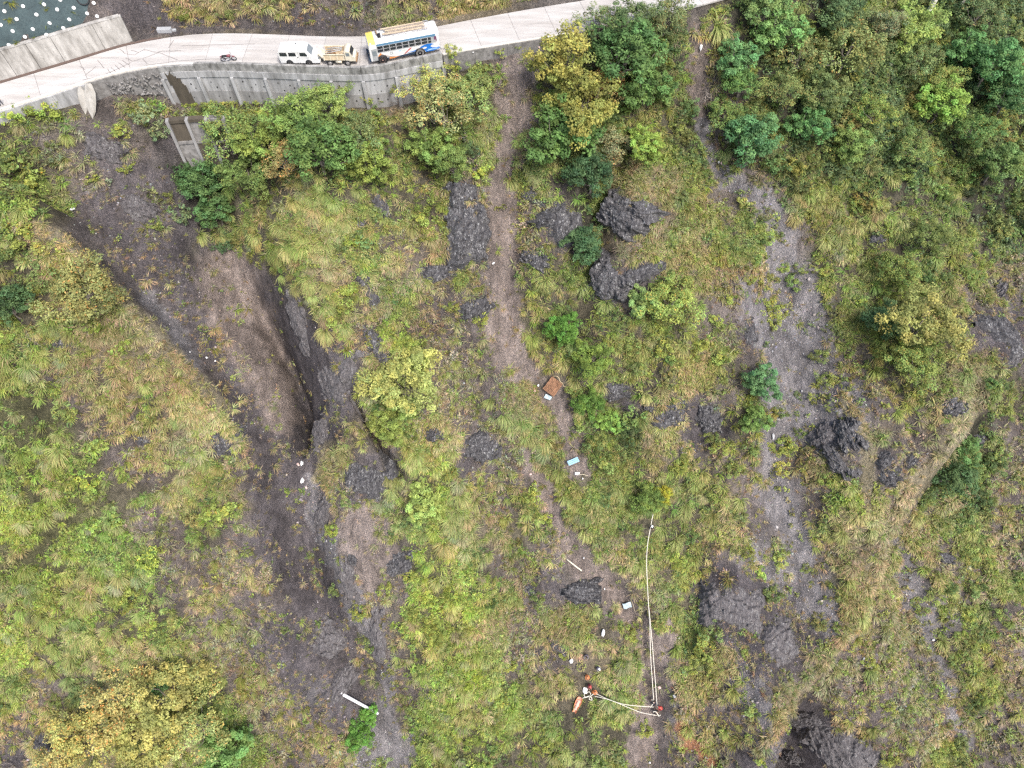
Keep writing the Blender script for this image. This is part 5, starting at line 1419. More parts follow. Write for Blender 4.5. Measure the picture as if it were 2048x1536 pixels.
# wall on the uphill side at the left
uwl = empty('uphill_wall', (xu(100), float(y_u(xu(100))), ZR))
setp(uwl, 'stained pale concrete wall on the uphill side under the dark netting', 'retaining wall')
yline = lambda x: y_u(x) + 0.75
J = [-420, -290, -120, 28, 76, 124, 205, 262]
for a, b in zip(J[:-1], J[1:]):
    onwall(curved(xu(a) + 0.02, xu(b) - 0.02, ZR + 2.9, ZR - 0.2, 0.0, 0.5, yline, 6, batter=0.16), 'panel', UPW, uwl)
onwall(curved(xu(-420), xu(258), ZR + 2.97, ZR + 2.905, 0.03, 0.6, yline, 24), 'coping', UPW, uwl)

# netting pinned over the slope above it
NETM, nt, pb = mat_base('erosion_net')
geo = nd(nt, 'ShaderNodeNewGeometry').outputs['Position']
f = noise(nt, geo, 0.7, 6, 0.65)
f2 = noise(nt, geo, 6.0, 3, 0.6)
c = ramp(nt, f, 0.3, 0.7, (0.022, 0.04, 0.044), (0.048, 0.078, 0.082))
c = mixc(nt, c, (0.014, 0.024, 0.027), ramp(nt, f2, 0.5, 0.75, (0, 0, 0), (0.7, 0.7, 0.7)))
nt.links.new(c, pb.inputs['Base Color']); pb.inputs['Roughness'].default_value = 0.75
bump(nt, pb, f, 0.8, 0.3)
netx = np.arange(-82, xu(218), 0.5); V = []; F = []; nrow = 60
for x in netx:
    for k in range(nrow):
        y = float(yline(x)) + 0.25 + k * 0.42
        edge = 0.0 if x < netx[-1] - 0.6 else -0.2
        V.append((x, y, float(HZ(np.array(x), np.array(y))) + 0.16 + edge + 0.10 * math.sin(x * 1.3 + math.sin(y * 0.7) * 2) + 0.05 * math.sin(y * 2.1 + x)))
m_ = len(netx)
F = [(i * nrow + k, (i + 1) * nrow + k, (i + 1) * nrow + k + 1, i * nrow + k + 1) for i in range(m_ - 1) for k in range(nrow - 1)]
mb = MB(); mb.add(V, F, 0, True)
netting = mb.build('erosion_netting', NETM)
setp(netting, 'dark teal erosion netting pinned over the cut slope at the upper left', 'netting')
PLATE = plain('anchor_plate', (0.82, 0.82, 0.80), 0.5, var=0.05)
pm = MB(); pm.lathe([(0.02, 0.09), (0.06, 0.08), (0.14, 0.05), (0.2, 0.02), (0.2, -0.02)], axis='Z', n=12)
pme = pm.mesh('anchor_plate', PLATE)
PL = [(75, 178), (330, 110), (604, 67), (840, 27), (1287, 54), (1020, 130), (797, 157), (511, 221), (1202, 207), (245, 289), (957, 287), (18, 352), (687, 333), (1376, 313), (452, 405), (898, 437), (177, 432), (647, 495), (370, 548), (130, 628)]
for a, b in PL:
    p = ground(a / 6.83, b / 6.83, 0.2)
    link('anchor_plate', pme, netting, (p.x, p.y, p.z + 0.24), normal_at(p.x, p.y, 1.0).to_track_quat('Z', 'Y').to_euler())
p = ground(168, 3, 0.2)
mb = MB(); mb.tube([(0.62 * math.cos(2 * PI * k / 20), 0.62 * math.sin(2 * PI * k / 20), 0.05 * math.sin(k)) for k in range(21)], 0.075, 6)
o = mb.build('rubber_tyre', plain('black_rubber', (0.025, 0.025, 0.027), 0.7), None, (p.x, p.y, p.z + 0.35), normal_at(p.x, p.y, 1).to_track_quat('Z', 'Y').to_euler())
setp(o, 'black rubber ring lying on the dark teal netting', 'tyre')
# tufts that grow through the net
for j, (a, b, s) in enumerate([(95, 20, 0.4), (20, 8, 0.9), (143, 28, 0.6), (95, 60, 0.7), (160, 35, 0.4), (72, 78, 0.4), (40, 95, 0.5), (18, 42, 0.6), (85, 12, 0.4), (120, 62, 0.35), (150, 60, 0.4)]):
    p = ground(a, b)
    o = link('weed', CLUMP[j % 3], None, (p.x, p.y, p.z + 0.1), (0.4, 0, j), s * 1.5); o['tint'] = (0.2, 0.22, 0.05, 1)
    setp(o, 'small yellow green weed growing through the teal netting', 'weed', 'weeds in the netting')

# small concrete things beside the road
p = Vector((*[float(v) for v in onz(330, 68, ZR)], ZR))
o = MB().box((0, 0, 0.32), (1.7, 0.6, 0.5), bev=0.04).box((1.1, 0.15, 0.12), (0.45, 0.35, 0.35), bev=0.03).build('concrete_box', concrete('box_concrete', (0.38, 0.39, 0.40), (0.22, 0.22, 0.22), 0.5, 1), None, p + Vector((0, 0.3, 0)), (0, 0, R(2)))
setp(o, 'light grey concrete block at the inner road edge above the cracked slabs', 'concrete block')
for (a, b, s, lab) in [(1856, 18, 1.0, 'white concrete marker post in the greenery at the upper right'), (1918, 8, 0.9, 'small pale concrete post at the top edge on the right')]:
    p = ground(a, b + 8)
    mb = MB(); mb.box((0, 0, 0.7 * s), (0.55 * s, 0.4 * s, 1.9 * s), bev=0.04).box((0, 0, 1.7 * s), (0.65 * s, 0.5 * s, 0.2 * s), bev=0.03)
    setp(mb.build('marker_post', KERB, None, p + Vector((0, 0, 0.6)), (0, 0, 0.3)), lab, 'post')
SLABR = concrete('weathered_slab', (0.40, 0.385, 0.35), (0.2, 0.18, 0.15), 0.8, 1.4, 1)
for j, (a, b, w, h, lab) in enumerate([(193, 212, 1.5, 3.4, 'larger pointed grey stone slab leaning against the left end of the wall'), (178, 210, 1.0, 2.7, 'narrower pointed grey stone slab, left one of the leaning pair')]):
    p = ground(a, b)
    mb = MB(); nrg = np.random.default_rng(40 + j)
    prof = [(-h * 0.55, 0.05), (-h * 0.32, 0.62), (0, 1.0), (h * 0.3, 0.9), (h * 0.5, 0.55), (h * 0.56, 0.3)]
    V = []; F = []
    for (t, q) in prof:
        for k in range(8):
            an = 2 * PI * k / 8
            V.append((math.cos(an) * w * 0.5 * q * nrg.uniform(0.85, 1.1), t + nrg.normal() * 0.05, math.sin(an) * 0.3 * (0.4 + 0.6 * q) * nrg.uniform(0.7, 1.15)))
    for i in range(len(prof) - 1): F += [(i * 8 + k, i * 8 + (k + 1) % 8, (i + 1) * 8 + (k + 1) % 8, (i + 1) * 8 + k) for k in range(8)]
    F += [tuple(range(8)), tuple(range(40, 48))]
    mb.add(V, F)
    o = mb.build('stone_slab', SLABR, None, p + Vector((0, -0.5, 1.0)), (R(52), R(4), R(-4 + 10 * j)))
    setp(o, lab, 'stone slab')

# ------------------------------------------------------------------ vehicles
WHITE = plain('white_paint', (0.72, 0.72, 0.70), 0.35, var=0.09, scale=1.6)
YELLOW = plain('yellow_paint', (0.72, 0.55, 0.14), 0.45, var=0.12, scale=2)
BLUE = plain('blue_paint', (0.02, 0.16, 0.52), 0.35, var=0.06)
LBLUE = plain('light_blue_paint', (0.33, 0.55, 0.80), 0.35, var=0.06)
BELT = plain('belt_blue', (0.10, 0.22, 0.34), 0.4, var=0.08)
NAVY = plain('navy_skirt', (0.025, 0.045, 0.075), 0.5, var=0.1)
ORANGE_P = plain('orange_paint', (0.66, 0.26, 0.08), 0.4, var=0.1)
BROWN_P = plain('brown_paint', (0.28, 0.17, 0.09), 0.4)
RED_P = plain('red_paint', (0.48, 0.09, 0.08), 0.4)
GREY_P = plain('grey_paint', (0.36, 0.37, 0.37), 0.45)
GLASS = plain('dark_glass', (0.03, 0.035, 0.042), 0.08, var=0.15, spec=0.6)
GLASSL = plain('grey_glass', (0.20, 0.23, 0.25), 0.12, var=0.1, spec=0.6)
ALU = plain('aluminium', (0.62, 0.62, 0.64), 0.4, 0.4, var=0.06)
RUBBER = plain('tyre_rubber', (0.03, 0.03, 0.03), 0.85, var=0.2)
DUSTY = plain('dusty_tyre', (0.19, 0.18, 0.165), 0.9, var=0.2)
RIM = plain('wheel_rim', (0.42, 0.40, 0.38), 0.5, 0.3)
RIMR = plain('rusty_rim', (0.42, 0.27, 0.22), 0.6)
TAN_P = plain('tan_paint', (0.58, 0.47, 0.32), 0.55, var=0.12, scale=2.5)
CREAM = plain('cream_paint', (0.70, 0.64, 0.50), 0.5, var=0.12, scale=2.5)
WOOD = plain('old_planks', (0.36, 0.30, 0.24), 0.85, var=0.25)
BLACK = plain('black_plastic', (0.018, 0.018, 0.02), 0.6)


def wheel(parent, x, y, r, w, tyre=RUBBER, rim=RIM):
    s = 1 if y > 0 else -1
    mb = MB(); mb.lathe([(r * 0.62, -w / 2), (r * 0.95, -w / 2), (r, -w * 0.35), (r, w * 0.35), (r * 0.95, w / 2), (r * 0.62, w / 2), (r * 0.6, 0), (r * 0.62, -w / 2)], n=20)
    t = mb.build('wheel', tyre, parent, (x, y, r))
    mb = MB(); mb.lathe([(0.0, s * w * 0.46), (r * 0.16, s * w * 0.46), (r * 0.2, s * w * 0.25), (r * 0.5, s * w * 0.3), (r * 0.6, s * w * 0.5), (r * 0.61, -s * w * 0.3), (0.0, -s * w * 0.3)], n=16)
    mb.build('rim', rim, t)
    return t


def place(near_a, near_b, width):
    """centre and heading of a vehicle from the photograph's ground points of its two near wheels (rear, front)"""
    a = Vector((*[float(v) for v in onz(*near_a, ZR)], ZR)); b = Vector((*[float(v) for v in onz(*near_b, ZR)], ZR))
    f = (b - a).normalized(); away = Vector((-f.y, f.x, 0))
    if away.y < 0: away = -away
    return (a + b) / 2 + away * width / 2, math.atan2(f.y, f.x), (b - a).length


# the bus, nose to the left
c, hd, wb = place((841, 113.5), (767, 127.5), 2.3)
bus = empty('bus', c, (0, 0, hd))
setp(bus, 'white country bus with blue wave and orange swoosh parked nose left on the road', 'bus')
BL, BW = 8.3, 1.18
bx = wb / 2 + 1.35 - BL / 2      # body centre, ahead of the wheel centre
prof = [(-BW, 0.55), (BW, 0.55), (BW + 0.02, 1.5), (BW - 0.03, 2.6), (BW - 0.14, 2.8), (0.7, 2.92), (0, 2.96), (-0.7, 2.92), (-BW + 0.14, 2.8), (-BW + 0.03, 2.6), (-BW - 0.02, 1.5)]
mb = MB()
V = []; st_ = [(-BL / 2, 0.94, 0.97), (-BL / 2 + 0.14, 1, 1), (BL / 2 - 0.2, 1, 1), (BL / 2, 0.94, 0.95)]
for (sx_, k, kz) in st_:
    for (y, z) in prof: V.append((bx + sx_, y * k, 0.55 + (z - 0.55) * kz))
n_ = len(prof); F = [(i * n_ + j, i * n_ + (j + 1) % n_, (i + 1) * n_ + (j + 1) % n_, (i + 1) * n_ + j) for i in range(3) for j in range(n_)]
F += [tuple(range(n_)), tuple(range(3 * n_, 4 * n_))]
mb.add(V, F); mb.build('body', WHITE, bus)
X = lambda u: bx + BL / 2 - u * BL        # u: 0 at the nose, 1 at the tail
SIDE = BW + 0.02
yl = lambda z: (BW + 0.02) - max(0, z - 1.5) * 0.045   # the side leans in a little above the sill


def sidepoly(name, pts, m, lift, parent=bus, z0=0.55, zr=1.0):
    """flat painted shape on the near side of the bus: (u, v) with v 0 at the skirt and 1 at the sill"""
    vs = [(X(u), SIDE + lift, z0 + v * zr) for u, v in pts]
    k = len(vs)
    vs += [(a, b - 0.012, c_) for a, b, c_ in vs]
    return MB().add(vs, [tuple(range(k))] + [(i, (i + 1) % k, (i + 1) % k + k, i + k) for i in range(k)]).build(name, m, parent)


mb = MB()
pc = [(y * 1.012, 0.02 + z * 1.003) for y, z in prof if z > 2.3]
V = [(X(0.005), y * 0.97, z - 0.02) for y, z in pc] + [(X(0.10), y, z) for y, z in pc]; k = len(pc)
mb.add(V, [(i, i + 1, i + 1 + k, i + k) for i in range(k - 1)] + [tuple(range(k))])
mb.build('roof_front', YELLOW, bus)
mb = MB(); mb.box((X(0.53), yl(2.43) + 0.012, 2.44), (BL * 0.84, 0.03, 0.28), (R(2.5), 0, 0)); mb.build('belt_stripe', BELT, bus)
mb = MB(); mb.box((X(0.53), yl(1.98) - 0.002, 1.95), (BL * 0.845, 0.03, 0.84), (R(2.5), 0, 0)); mb.build('window_band', GREY_P, bus)
for k in range(9):
    u0 = 0.112 + 0.0905 * k; w = 0.082 * BL if k < 8 else 0.05 * BL
    xc = X(u0) - w / 2
    fr = MB()
    for (dx, dz, sx_, sz) in ((0, 0.38, w, 0.035), (0, -0.38, w, 0.035), (-w / 2, 0, 0.035, 0.79), (w / 2, 0, 0.035, 0.79), (0, 0.0, w, 0.03)):
        fr.box((dx, 0, dz), (sx_, 0.05, sz))
    win = fr.build('window', ALU, bus, (xc, yl(1.95) + 0.025, 1.95), (R(2.5), 0, 0))
    for dz in (0.19, -0.19):
        MB().box((0, -0.012, dz), (w - 0.03, 0.03, 0.35)).build('pane', GLASS, win)
sidepoly('rear_quarter_panel', [(0.925, 1.08), (0.965, 1.08), (0.962, 1.72), (0.925, 1.74)], plain('maroon_panel', (0.17, 0.07, 0.13), 0.4), -0.005)
d = MB(); d.box((X(0.065), SIDE + 0.012, 1.35), (0.62, 0.03, 1.5)); dr = d.build('driver_door', GREY_P, bus)
MB().box((X(0.065), SIDE + 0.03, 1.55), (0.5, 0.02, 0.62)).build('pane', GLASSL, dr)
MB().box((X(0.0) - 0.02, 0, 1.75), (0.05, 2.0, 0.95), (0, R(-4), 0)).build('windshield', GLASS, bus)
MB().box((X(-0.012), 0, 0.62), (0.22, 2.3, 0.28), bev=0.05).build('front_bumper', NAVY, bus)
MB().box((X(1.008), 0, 0.62), (0.2, 2.3, 0.26), bev=0.05).build('rear_bumper', GREY_P, bus)
for s in (-1, 1): MB().lathe([(0, 0.03), (0.1, 0.03), (0.13, 0)], axis='X', n=12).build('headlight', ALU, bus, (X(0.0) + 0.02, s * 0.85, 0.95))
sidepoly('skirt', [(0.20, -0.02), (0.74, -0.02), (0.74, 0.33), (0.6, 0.27), (0.45, 0.16), (0.33, 0.12), (0.20, 0.2)], NAVY, 0.006)
sidepoly('orange_swoosh', [(0.105, 0.45), (0.115, 0.62), (0.15, 0.97), (0.165, 0.72), (0.145, 0.62), (0.13, 0.52)], ORANGE_P, 0.010)
sidepoly('brown_swoosh', [(0.155, 0.74), (0.165, 0.72), (0.22, 0.48), (0.30, 0.22), (0.36, 0.12), (0.32, 0.12), (0.25, 0.3), (0.19, 0.5)], BROWN_P, 0.010)
sidepoly('orange_swoosh', [(0.26, -0.02), (0.27, 0.2), (0.33, 0.14), (0.41, 0.10), (0.35, 0.02), (0.33, -0.02)], ORANGE_P, 0.014)
sidepoly('red_slash', [(0.47, 0.20), (0.56, 0.83), (0.60, 0.88), (0.57, 0.68), (0.50, 0.28)], RED_P, 0.010)
sidepoly('blue_wave', [(0.52, 0.33), (0.60, 0.40), (0.68, 0.55), (0.75, 0.86), (0.81, 1.0), (0.87, 0.96), (0.93, 0.80), (0.89, 0.78), (0.865, 0.62), (0.89, 0.42), (0.95, 0.33), (0.995, 0.36), (0.995, 0.14), (0.9, 0.0), (0.79, 0.0), (0.775, 0.3), (0.70, 0.42), (0.62, 0.32)], BLUE, 0.010)
sidepoly('white_curl', [(0.66, 0.36), (0.72, 0.55), (0.79, 0.66), (0.815, 0.58), (0.80, 0.45), (0.74, 0.38)], WHITE, 0.014)
sidepoly('light_blue_curl', [(0.80, 0.1), (0.84, 0.3), (0.93, 0.28), (0.99, 0.22), (0.97, 0.16), (0.88, 0.16)], LBLUE, 0.014)
sidepoly('faded_lettering', [(0.405, 0.70), (0.405, 0.80), (0.445, 0.82), (0.445, 0.72)], LBLUE, 0.010)
sidepoly('faded_lettering', [(0.46, 0.72), (0.46, 0.80), (0.505, 0.82), (0.505, 0.74)], plain('pale_green_paint', (0.5, 0.62, 0.55), 0.4), 0.010)
MB().lathe([(0.17, 0.0), (0.17, 0.012), (0.12, 0.014), (0.12, 0.0)], axis='Y', n=20).build('emblem', GREY_P, bus, (X(0.30), SIDE + 0.002, 1.22))
for (xw, tyre, rim) in ((wb / 2, RUBBER, RIMR), (-wb / 2, DUSTY, RIM)):
    for s in (1, -1):
        a = MB(); a.lathe([(0.0, 0.0), (0.62, 0.0), (0.62, 0.02), (0.0, 0.02)], n=24)
        a.build('wheel_arch', BLACK, bus, (xw, s * (SIDE + 0.002) - (0.02 if s < 0 else 0), 0.58))
        wheel(bus, xw, s * (SIDE - 0.10), 0.50, 0.28, tyre, rim)
rk = MB()
for s in (-0.75, 0.75): rk.tube([(X(0.2), s, 3.12), (X(0.9), s, 3.12)], 0.03)
for u in (0.2, 0.37, 0.55, 0.72, 0.9): rk.tube([(X(u), -0.75, 2.9), (X(u), -0.75, 3.12), (X(u), 0.75, 3.12), (X(u), 0.75, 2.9)], 0.025)
rack = rk.build('roof_rack', ALU, bus)
for k in range(8):
    MB().box((X(0.54) + random.uniform(-.3, .3), -0.62 + 0.175 * k, 3.17), (BL * random.uniform(0.52, 0.64), 0.13, 0.04), (0, 0, random.gauss(0, .01))).build('plank', WOOD if k % 3 else TAN_P, rack)
MB().box((X(0.175), 0.35, 3.08), (0.35, 0.5, 0.3), bev=0.04).build('roof_box', BLACK, bus)
MB().box((X(0.155), -0.2, 3.1), (0.08, 0.9, 0.35), (0, R(20), 0)).build('rack_ladder', BROWN_P, bus)
MB().tube([(X(-0.02), 1.1, 1.7), (X(-0.04), 1.42, 1.85)], 0.02).box((X(-0.045), 1.48, 1.8), (0.08, 0.2, 0.34), bev=0.02).build('wing_mirror', BLACK, bus)

# the white van, nose to the right
c, hd, wb = place((582, 130.5), (620, 130.5), 1.55)
van = empty('van', c, (0, 0, hd))
setp(van, 'white passenger van parked behind the tan truck, nose to the right', 'van')
k_ = wb / 2.2
out = [(-2.2, 0.32), (-2.28, 0.9), (-2.22, 1.7), (-2.05, 1.93), (-1.0, 1.98), (0.9, 1.96), (1.12, 1.88), (1.62, 1.22), (2.15, 1.0), (2.38, 0.72), (2.4, 0.34)]
mb = MB()
V = []; sec = [(-0.83, 0.95), (-0.76, 1.0), (0.76, 1.0), (0.83, 0.95)]
for (y, kk) in sec:
    for (x, z) in out: V.append((x * (0.985 if abs(y) > 0.8 else 1.0), y, 0.32 + (z - 0.32) * kk))
n_ = len(out); F = [(i * n_ + j, i * n_ + (j + 1) % n_, (i + 1) * n_ + (j + 1) % n_, (i + 1) * n_ + j) for i in range(3) for j in range(n_)] + [tuple(range(n_)), tuple(range(3 * n_, 4 * n_))]
mb.add(V, F); mb.build('body', WHITE, van)
for (x0, x1, x2, x3, nm) in [(-2.05, -1.25, -1.22, -2.08, 'window'), (-1.02, -0.2, -0.17, -1.05, 'window'), (0.30, 0.92, 1.22, 0.27, 'window')]:
    fr = MB().prism([(x3, 1.22), (x2, 1.22), (x1, 1.66), (x0, 1.66)], -0.845, -0.80).build(nm, BLACK, van)
    MB().prism([(x3 + 0.05, 1.25), (x2 - 0.06, 1.25), (x1 - 0.03, 1.63), (x0 + 0.05, 1.63)], -0.852, -0.846).build('pane', GLASS if nm else GLASS, fr)
MB().box((1.39, 0, 1.565), (0.03, 1.3, 0.72), (0, R(-37), 0)).build('windshield', GLASSL, van)
MB().prism([(0.12, 0.4), (0.14, 0.4), (0.12, 1.8), (0.10, 1.8)], -0.842, -0.80).build('door_gap', GREY_P, van)
MB().prism([(1.1, 0.5), (1.115, 0.5), (1.25, 1.2), (1.235, 1.2)], -0.842, -0.80).build('door_gap', GREY_P, van)
MB().box((-0.02, -0.85, 1.08), (0.16, 0.03, 0.04)).build('door_handle', BLACK, van)
MB().box((2.4, 0, 0.45), (0.14, 1.6, 0.2), bev=0.03).build('front_bumper', WHITE, van)
for s in (-1, 1): MB().box((2.3, s * 0.62, 0.82), (0.14, 0.3, 0.16), (0, R(-38), 0), bev=0.02).build('headlight', GLASSL, van)
MB().box((-0.2, 0.35, 2.0), (0.16, 0.1, 0.08), bev=0.02).build('roof_vent', BLACK, van)
MB().box((1.2, -0.95, 1.28), (0.1, 0.16, 0.2), bev=0.02).build('wing_mirror', WHITE, van)
for xw in (wb / 2, -wb / 2):
    for s in (1, -1):
        MB().lathe([(0.0, 0.0), (0.40, 0.0), (0.40, 0.016), (0.0, 0.016)], n=20).build('wheel_arch', BLACK, van, (xw, s * 0.832 - (0.016 if s < 0 else 0), 0.37))
        wheel(van, xw, s * 0.76, 0.32, 0.2, RUBBER, RIM)

# the stripped tan truck
c, hd, wb = place((662, 131.5), (697, 131.5), 1.5)
tr = empty('truck', c, (0, 0, hd))
setp(tr, 'small stripped tan truck with an open load bed between the van and the bus', 'truck')
MB().box((0.0, 0, 0.55), (3.6, 0.7, 0.18)).build('chassis', BLACK, tr)
bed = MB().box((-0.45, 0, 0.78), (2.4, 1.55, 0.08)).build('load_bed', TAN_P, tr)
for s in (-1, 1):
    sd = MB().box((-0.45, s * 0.78, 1.15), (2.4, 0.05, 0.7), (R(8) * s, 0, 0)).build('side_panel', TAN_P, bed)
    for x in (-1.6, -0.85, -0.05, 0.7): MB().box((x, s * 0.815, 1.15), (0.08, 0.05, 0.74), (R(8) * s, 0, 0)).build('stake', CREAM, sd)
    MB().box((-0.45, s * 0.83, 1.5), (2.5, 0.07, 0.07)).build('rail', CREAM, sd)
    MB().box((-0.45, s * 0.81, 0.82), (2.5, 0.07, 0.08)).build('rail', CREAM, sd)
MB().box((-1.95, 0.2, 0.95), (0.06, 1.5, 1.15), (0, R(-38), 0)).build('tailgate', CREAM, bed)
MB().box((0.78, 0, 1.25), (0.06, 1.55, 0.9)).build('front_board', WOOD, bed)
MB().prism([(0.85, 0.6), (0.85, 1.75), (1.05, 1.85), (1.45, 1.8), (1.75, 1.15), (2.0, 1.05), (2.05, 0.6)], -0.75, 0.75).build('cab', CREAM, tr)
MB().box((1.62, 0, 1.5), (0.03, 1.3, 0.55), (0, R(-25), 0)).build('windshield', GLASS, tr)
MB().prism([(1.0, 1.25), (1.45, 1.25), (1.4, 1.65), (1.0, 1.65)], -0.765, -0.74).build('window', GLASSL, tr)
MB().box((2.1, 0, 0.6), (0.15, 1.5, 0.2)).build('bumper', BROWN_P, tr)
MB().lathe([(0.0, -0.35), (0.22, -0.35), (0.22, 0.35), (0.0, 0.35)], axis='X', n=14).build('fuel_tank', CREAM, tr, (0.0, -0.6, 0.5))
for k in range(3): MB().tube([(-1.5 + 0.1 * k, -0.3 + 0.3 * k, 1.3 + 0.1 * k), (0.5, -0.1 + 0.25 * k, 1.62)], 0.05).build('pipe', GREY_P, bed)
sk = MB(); sk.lathe([(0.0, 0.42), (0.3, 0.38), (0.48, 0.2), (0.52, 0.0), (0.0, -0.02)], axis='Z', n=10); sk.build('tarpaulin', BROWN_P, bed, (-0.9, 0.3, 0.82))
for xw in (wb / 2, -wb / 2):
    for s in (1, -1): wheel(tr, xw, s * 0.68, 0.36, 0.22, RUBBER, RIM)


def motorcycle(px, py, yaw, paint, lab, scale=1.0):
    p = Vector((*[float(v) for v in onz(px, py, ZR)], ZR))
    m = empty('motorcycle', p, (R(7), 0, yaw)); m.scale = (scale,) * 3
    setp(m, lab, 'motorcycle')
    for x in (-0.62, 0.62):
        mb = MB(); mb.tube([(0.27 * math.cos(2 * PI * k / 18), 0, 0.27 * math.sin(2 * PI * k / 18)) for k in range(19)], 0.05, 6, caps=False)
        w = mb.build('wheel', RUBBER, m, (x, 0, 0.31))
        sp = MB(); sp.lathe([(0, -0.05), (0.06, -0.05), (0.06, 0.05), (0, 0.05)], n=10)
        for k in range(6): sp.tube([(0, 0, 0), (0.25 * math.cos(k * PI / 3), 0, 0.25 * math.sin(k * PI / 3))], 0.012, 4)
        sp.build('rim', ALU, w)
    fr = MB()
    fr.tube([(-0.62, 0, 0.31), (-0.1, 0, 0.42), (0.25, 0, 0.5), (0.42, 0, 0.85)], 0.035).tube([(-0.6, 0, 0.72), (-0.2, 0, 0.62), (0.35, 0, 0.72)], 0.03)
    fr.tube([(-0.62, 0.1, 0.31), (-0.5, 0.1, 0.7)], 0.02).tube([(-0.62, -0.1, 0.31), (-0.5, -0.1, 0.7)], 0.02)
    fr.build('frame', BLACK, m)
    fk = MB(); fk.tube([(0.62, 0.08, 0.31), (0.42, 0.08, 0.95)], 0.02).tube([(0.62, -0.08, 0.31), (0.42, -0.08, 0.95)], 0.02).build('fork', ALU, m)
    hb = MB(); hb.tube([(0.3, 0.36, 1.02), (0.42, 0.18, 0.98), (0.42, -0.18, 0.98), (0.3, -0.36, 1.02)], 0.02).build('handlebar', BLACK, m)
    MB().lathe([(0, -0.28), (0.1, -0.26), (0.15, -0.1), (0.16, 0.1), (0.1, 0.26), (0, 0.28)], axis='X', n=10).build('tank', paint, m, (0.15, 0, 0.75))
    MB().box((-0.35, 0, 0.78), (0.62, 0.24, 0.1), bev=0.04).build('seat', BLACK, m)
    MB().box((0.0, 0, 0.42), (0.3, 0.25, 0.28), bev=0.05).build('engine', GREY_P, m)
    MB().tube([(0.05, -0.15, 0.35), (-0.3, -0.17, 0.3), (-0.75, -0.17, 0.38)], [0.025, 0.03, 0.05]).build('exhaust', ALU, m)
    MB().box((-0.75, 0, 0.72), (0.3, 0.16, 0.05), (0, R(-25), 0), bev=0.02).build('rear_mudguard', paint, m)
    MB().box((0.62, 0, 0.64), (0.34, 0.14, 0.04), (0, R(15), 0), bev=0.015).build('front_mudguard', paint, m)
    MB().lathe([(0, 0.06), (0.08, 0.05), (0.09, -0.05), (0, -0.06)], axis='X', n=10).build('headlight', ALU, m, (0.52, 0, 0.92))
    return m


motorcycle(459, 122, R(8), plain('maroon_paint', (0.22, 0.07, 0.08), 0.4), 'dark red motorcycle parked on the outer road edge left of the van', 1.0)
motorcycle(1231, 42, R(20), BLUE, 'blue motorcycle parked by the road edge, half hidden behind feathery trees', 1.0)

# ------------------------------------------------------------------ people
SKIN = plain('skin', (0.36, 0.21, 0.14), 0.6, var=0.05)
HAIR = plain('black_hair', (0.012, 0.010, 0.010), 0.6)
BOOT = plain('dark_boots', (0.03, 0.027, 0.025), 0.7)
POSES = {
    'stand': dict(pel=(0, 0, 0.93), chest=(0.03, 0, 1.33), neck=(0.04, 0, 1.47), head=(0.06, 0, 1.62), sh=(0.02, 0.19, 1.41), el=(0.0, 0.27, 1.13), wr=(0.14, 0.25, 0.90), hip=(0, 0.10, 0.9), kn=(0.04, 0.12, 0.48), an=(0.0, 0.13, 0.08)),
    'lean': dict(pel=(-0.06, 0, 0.86), chest=(0.16, 0, 1.20), neck=(0.26, 0, 1.32), head=(0.37, 0, 1.43), sh=(0.18, 0.19, 1.26), el=(0.36, 0.25, 1.04), wr=(0.58, 0.14, 0.98), hip=(-0.06, 0.10, 0.83), kn=(0.10, 0.14, 0.46), an=(-0.08, 0.15, 0.08)),
    'crouch': dict(pel=(-0.12, 0, 0.42), chest=(0.12, 0, 0.74), neck=(0.20, 0, 0.86), head=(0.29, 0, 0.98), sh=(0.13, 0.19, 0.80), el=(0.32, 0.26, 0.60), wr=(0.52, 0.14, 0.50), hip=(-0.12, 0.10, 0.40), kn=(0.28, 0.20, 0.50), an=(-0.02, 0.16, 0.08)),
    'sit': dict(pel=(0, 0, 0.22), chest=(-0.06, 0, 0.60), neck=(-0.05, 0, 0.74), head=(-0.02, 0, 0.89), sh=(-0.06, 0.19, 0.68), el=(0.12, 0.28, 0.46), wr=(0.32, 0.18, 0.40), hip=(0.02, 0.10, 0.20), kn=(0.42, 0.18, 0.42), an=(0.62, 0.16, 0.08)),
    'climb': dict(pel=(0, 0, 0.88), chest=(0.14, 0, 1.24), neck=(0.20, 0, 1.37), head=(0.24, 0, 1.51), sh=(0.15, 0.19, 1.31), el=(0.40, 0.24, 1.30), wr=(0.62, 0.16, 1.46), hip=(0, 0.10, 0.85), kn=(0.26, 0.15, 0.56), an=(0.04, 0.14, 0.12)),
}


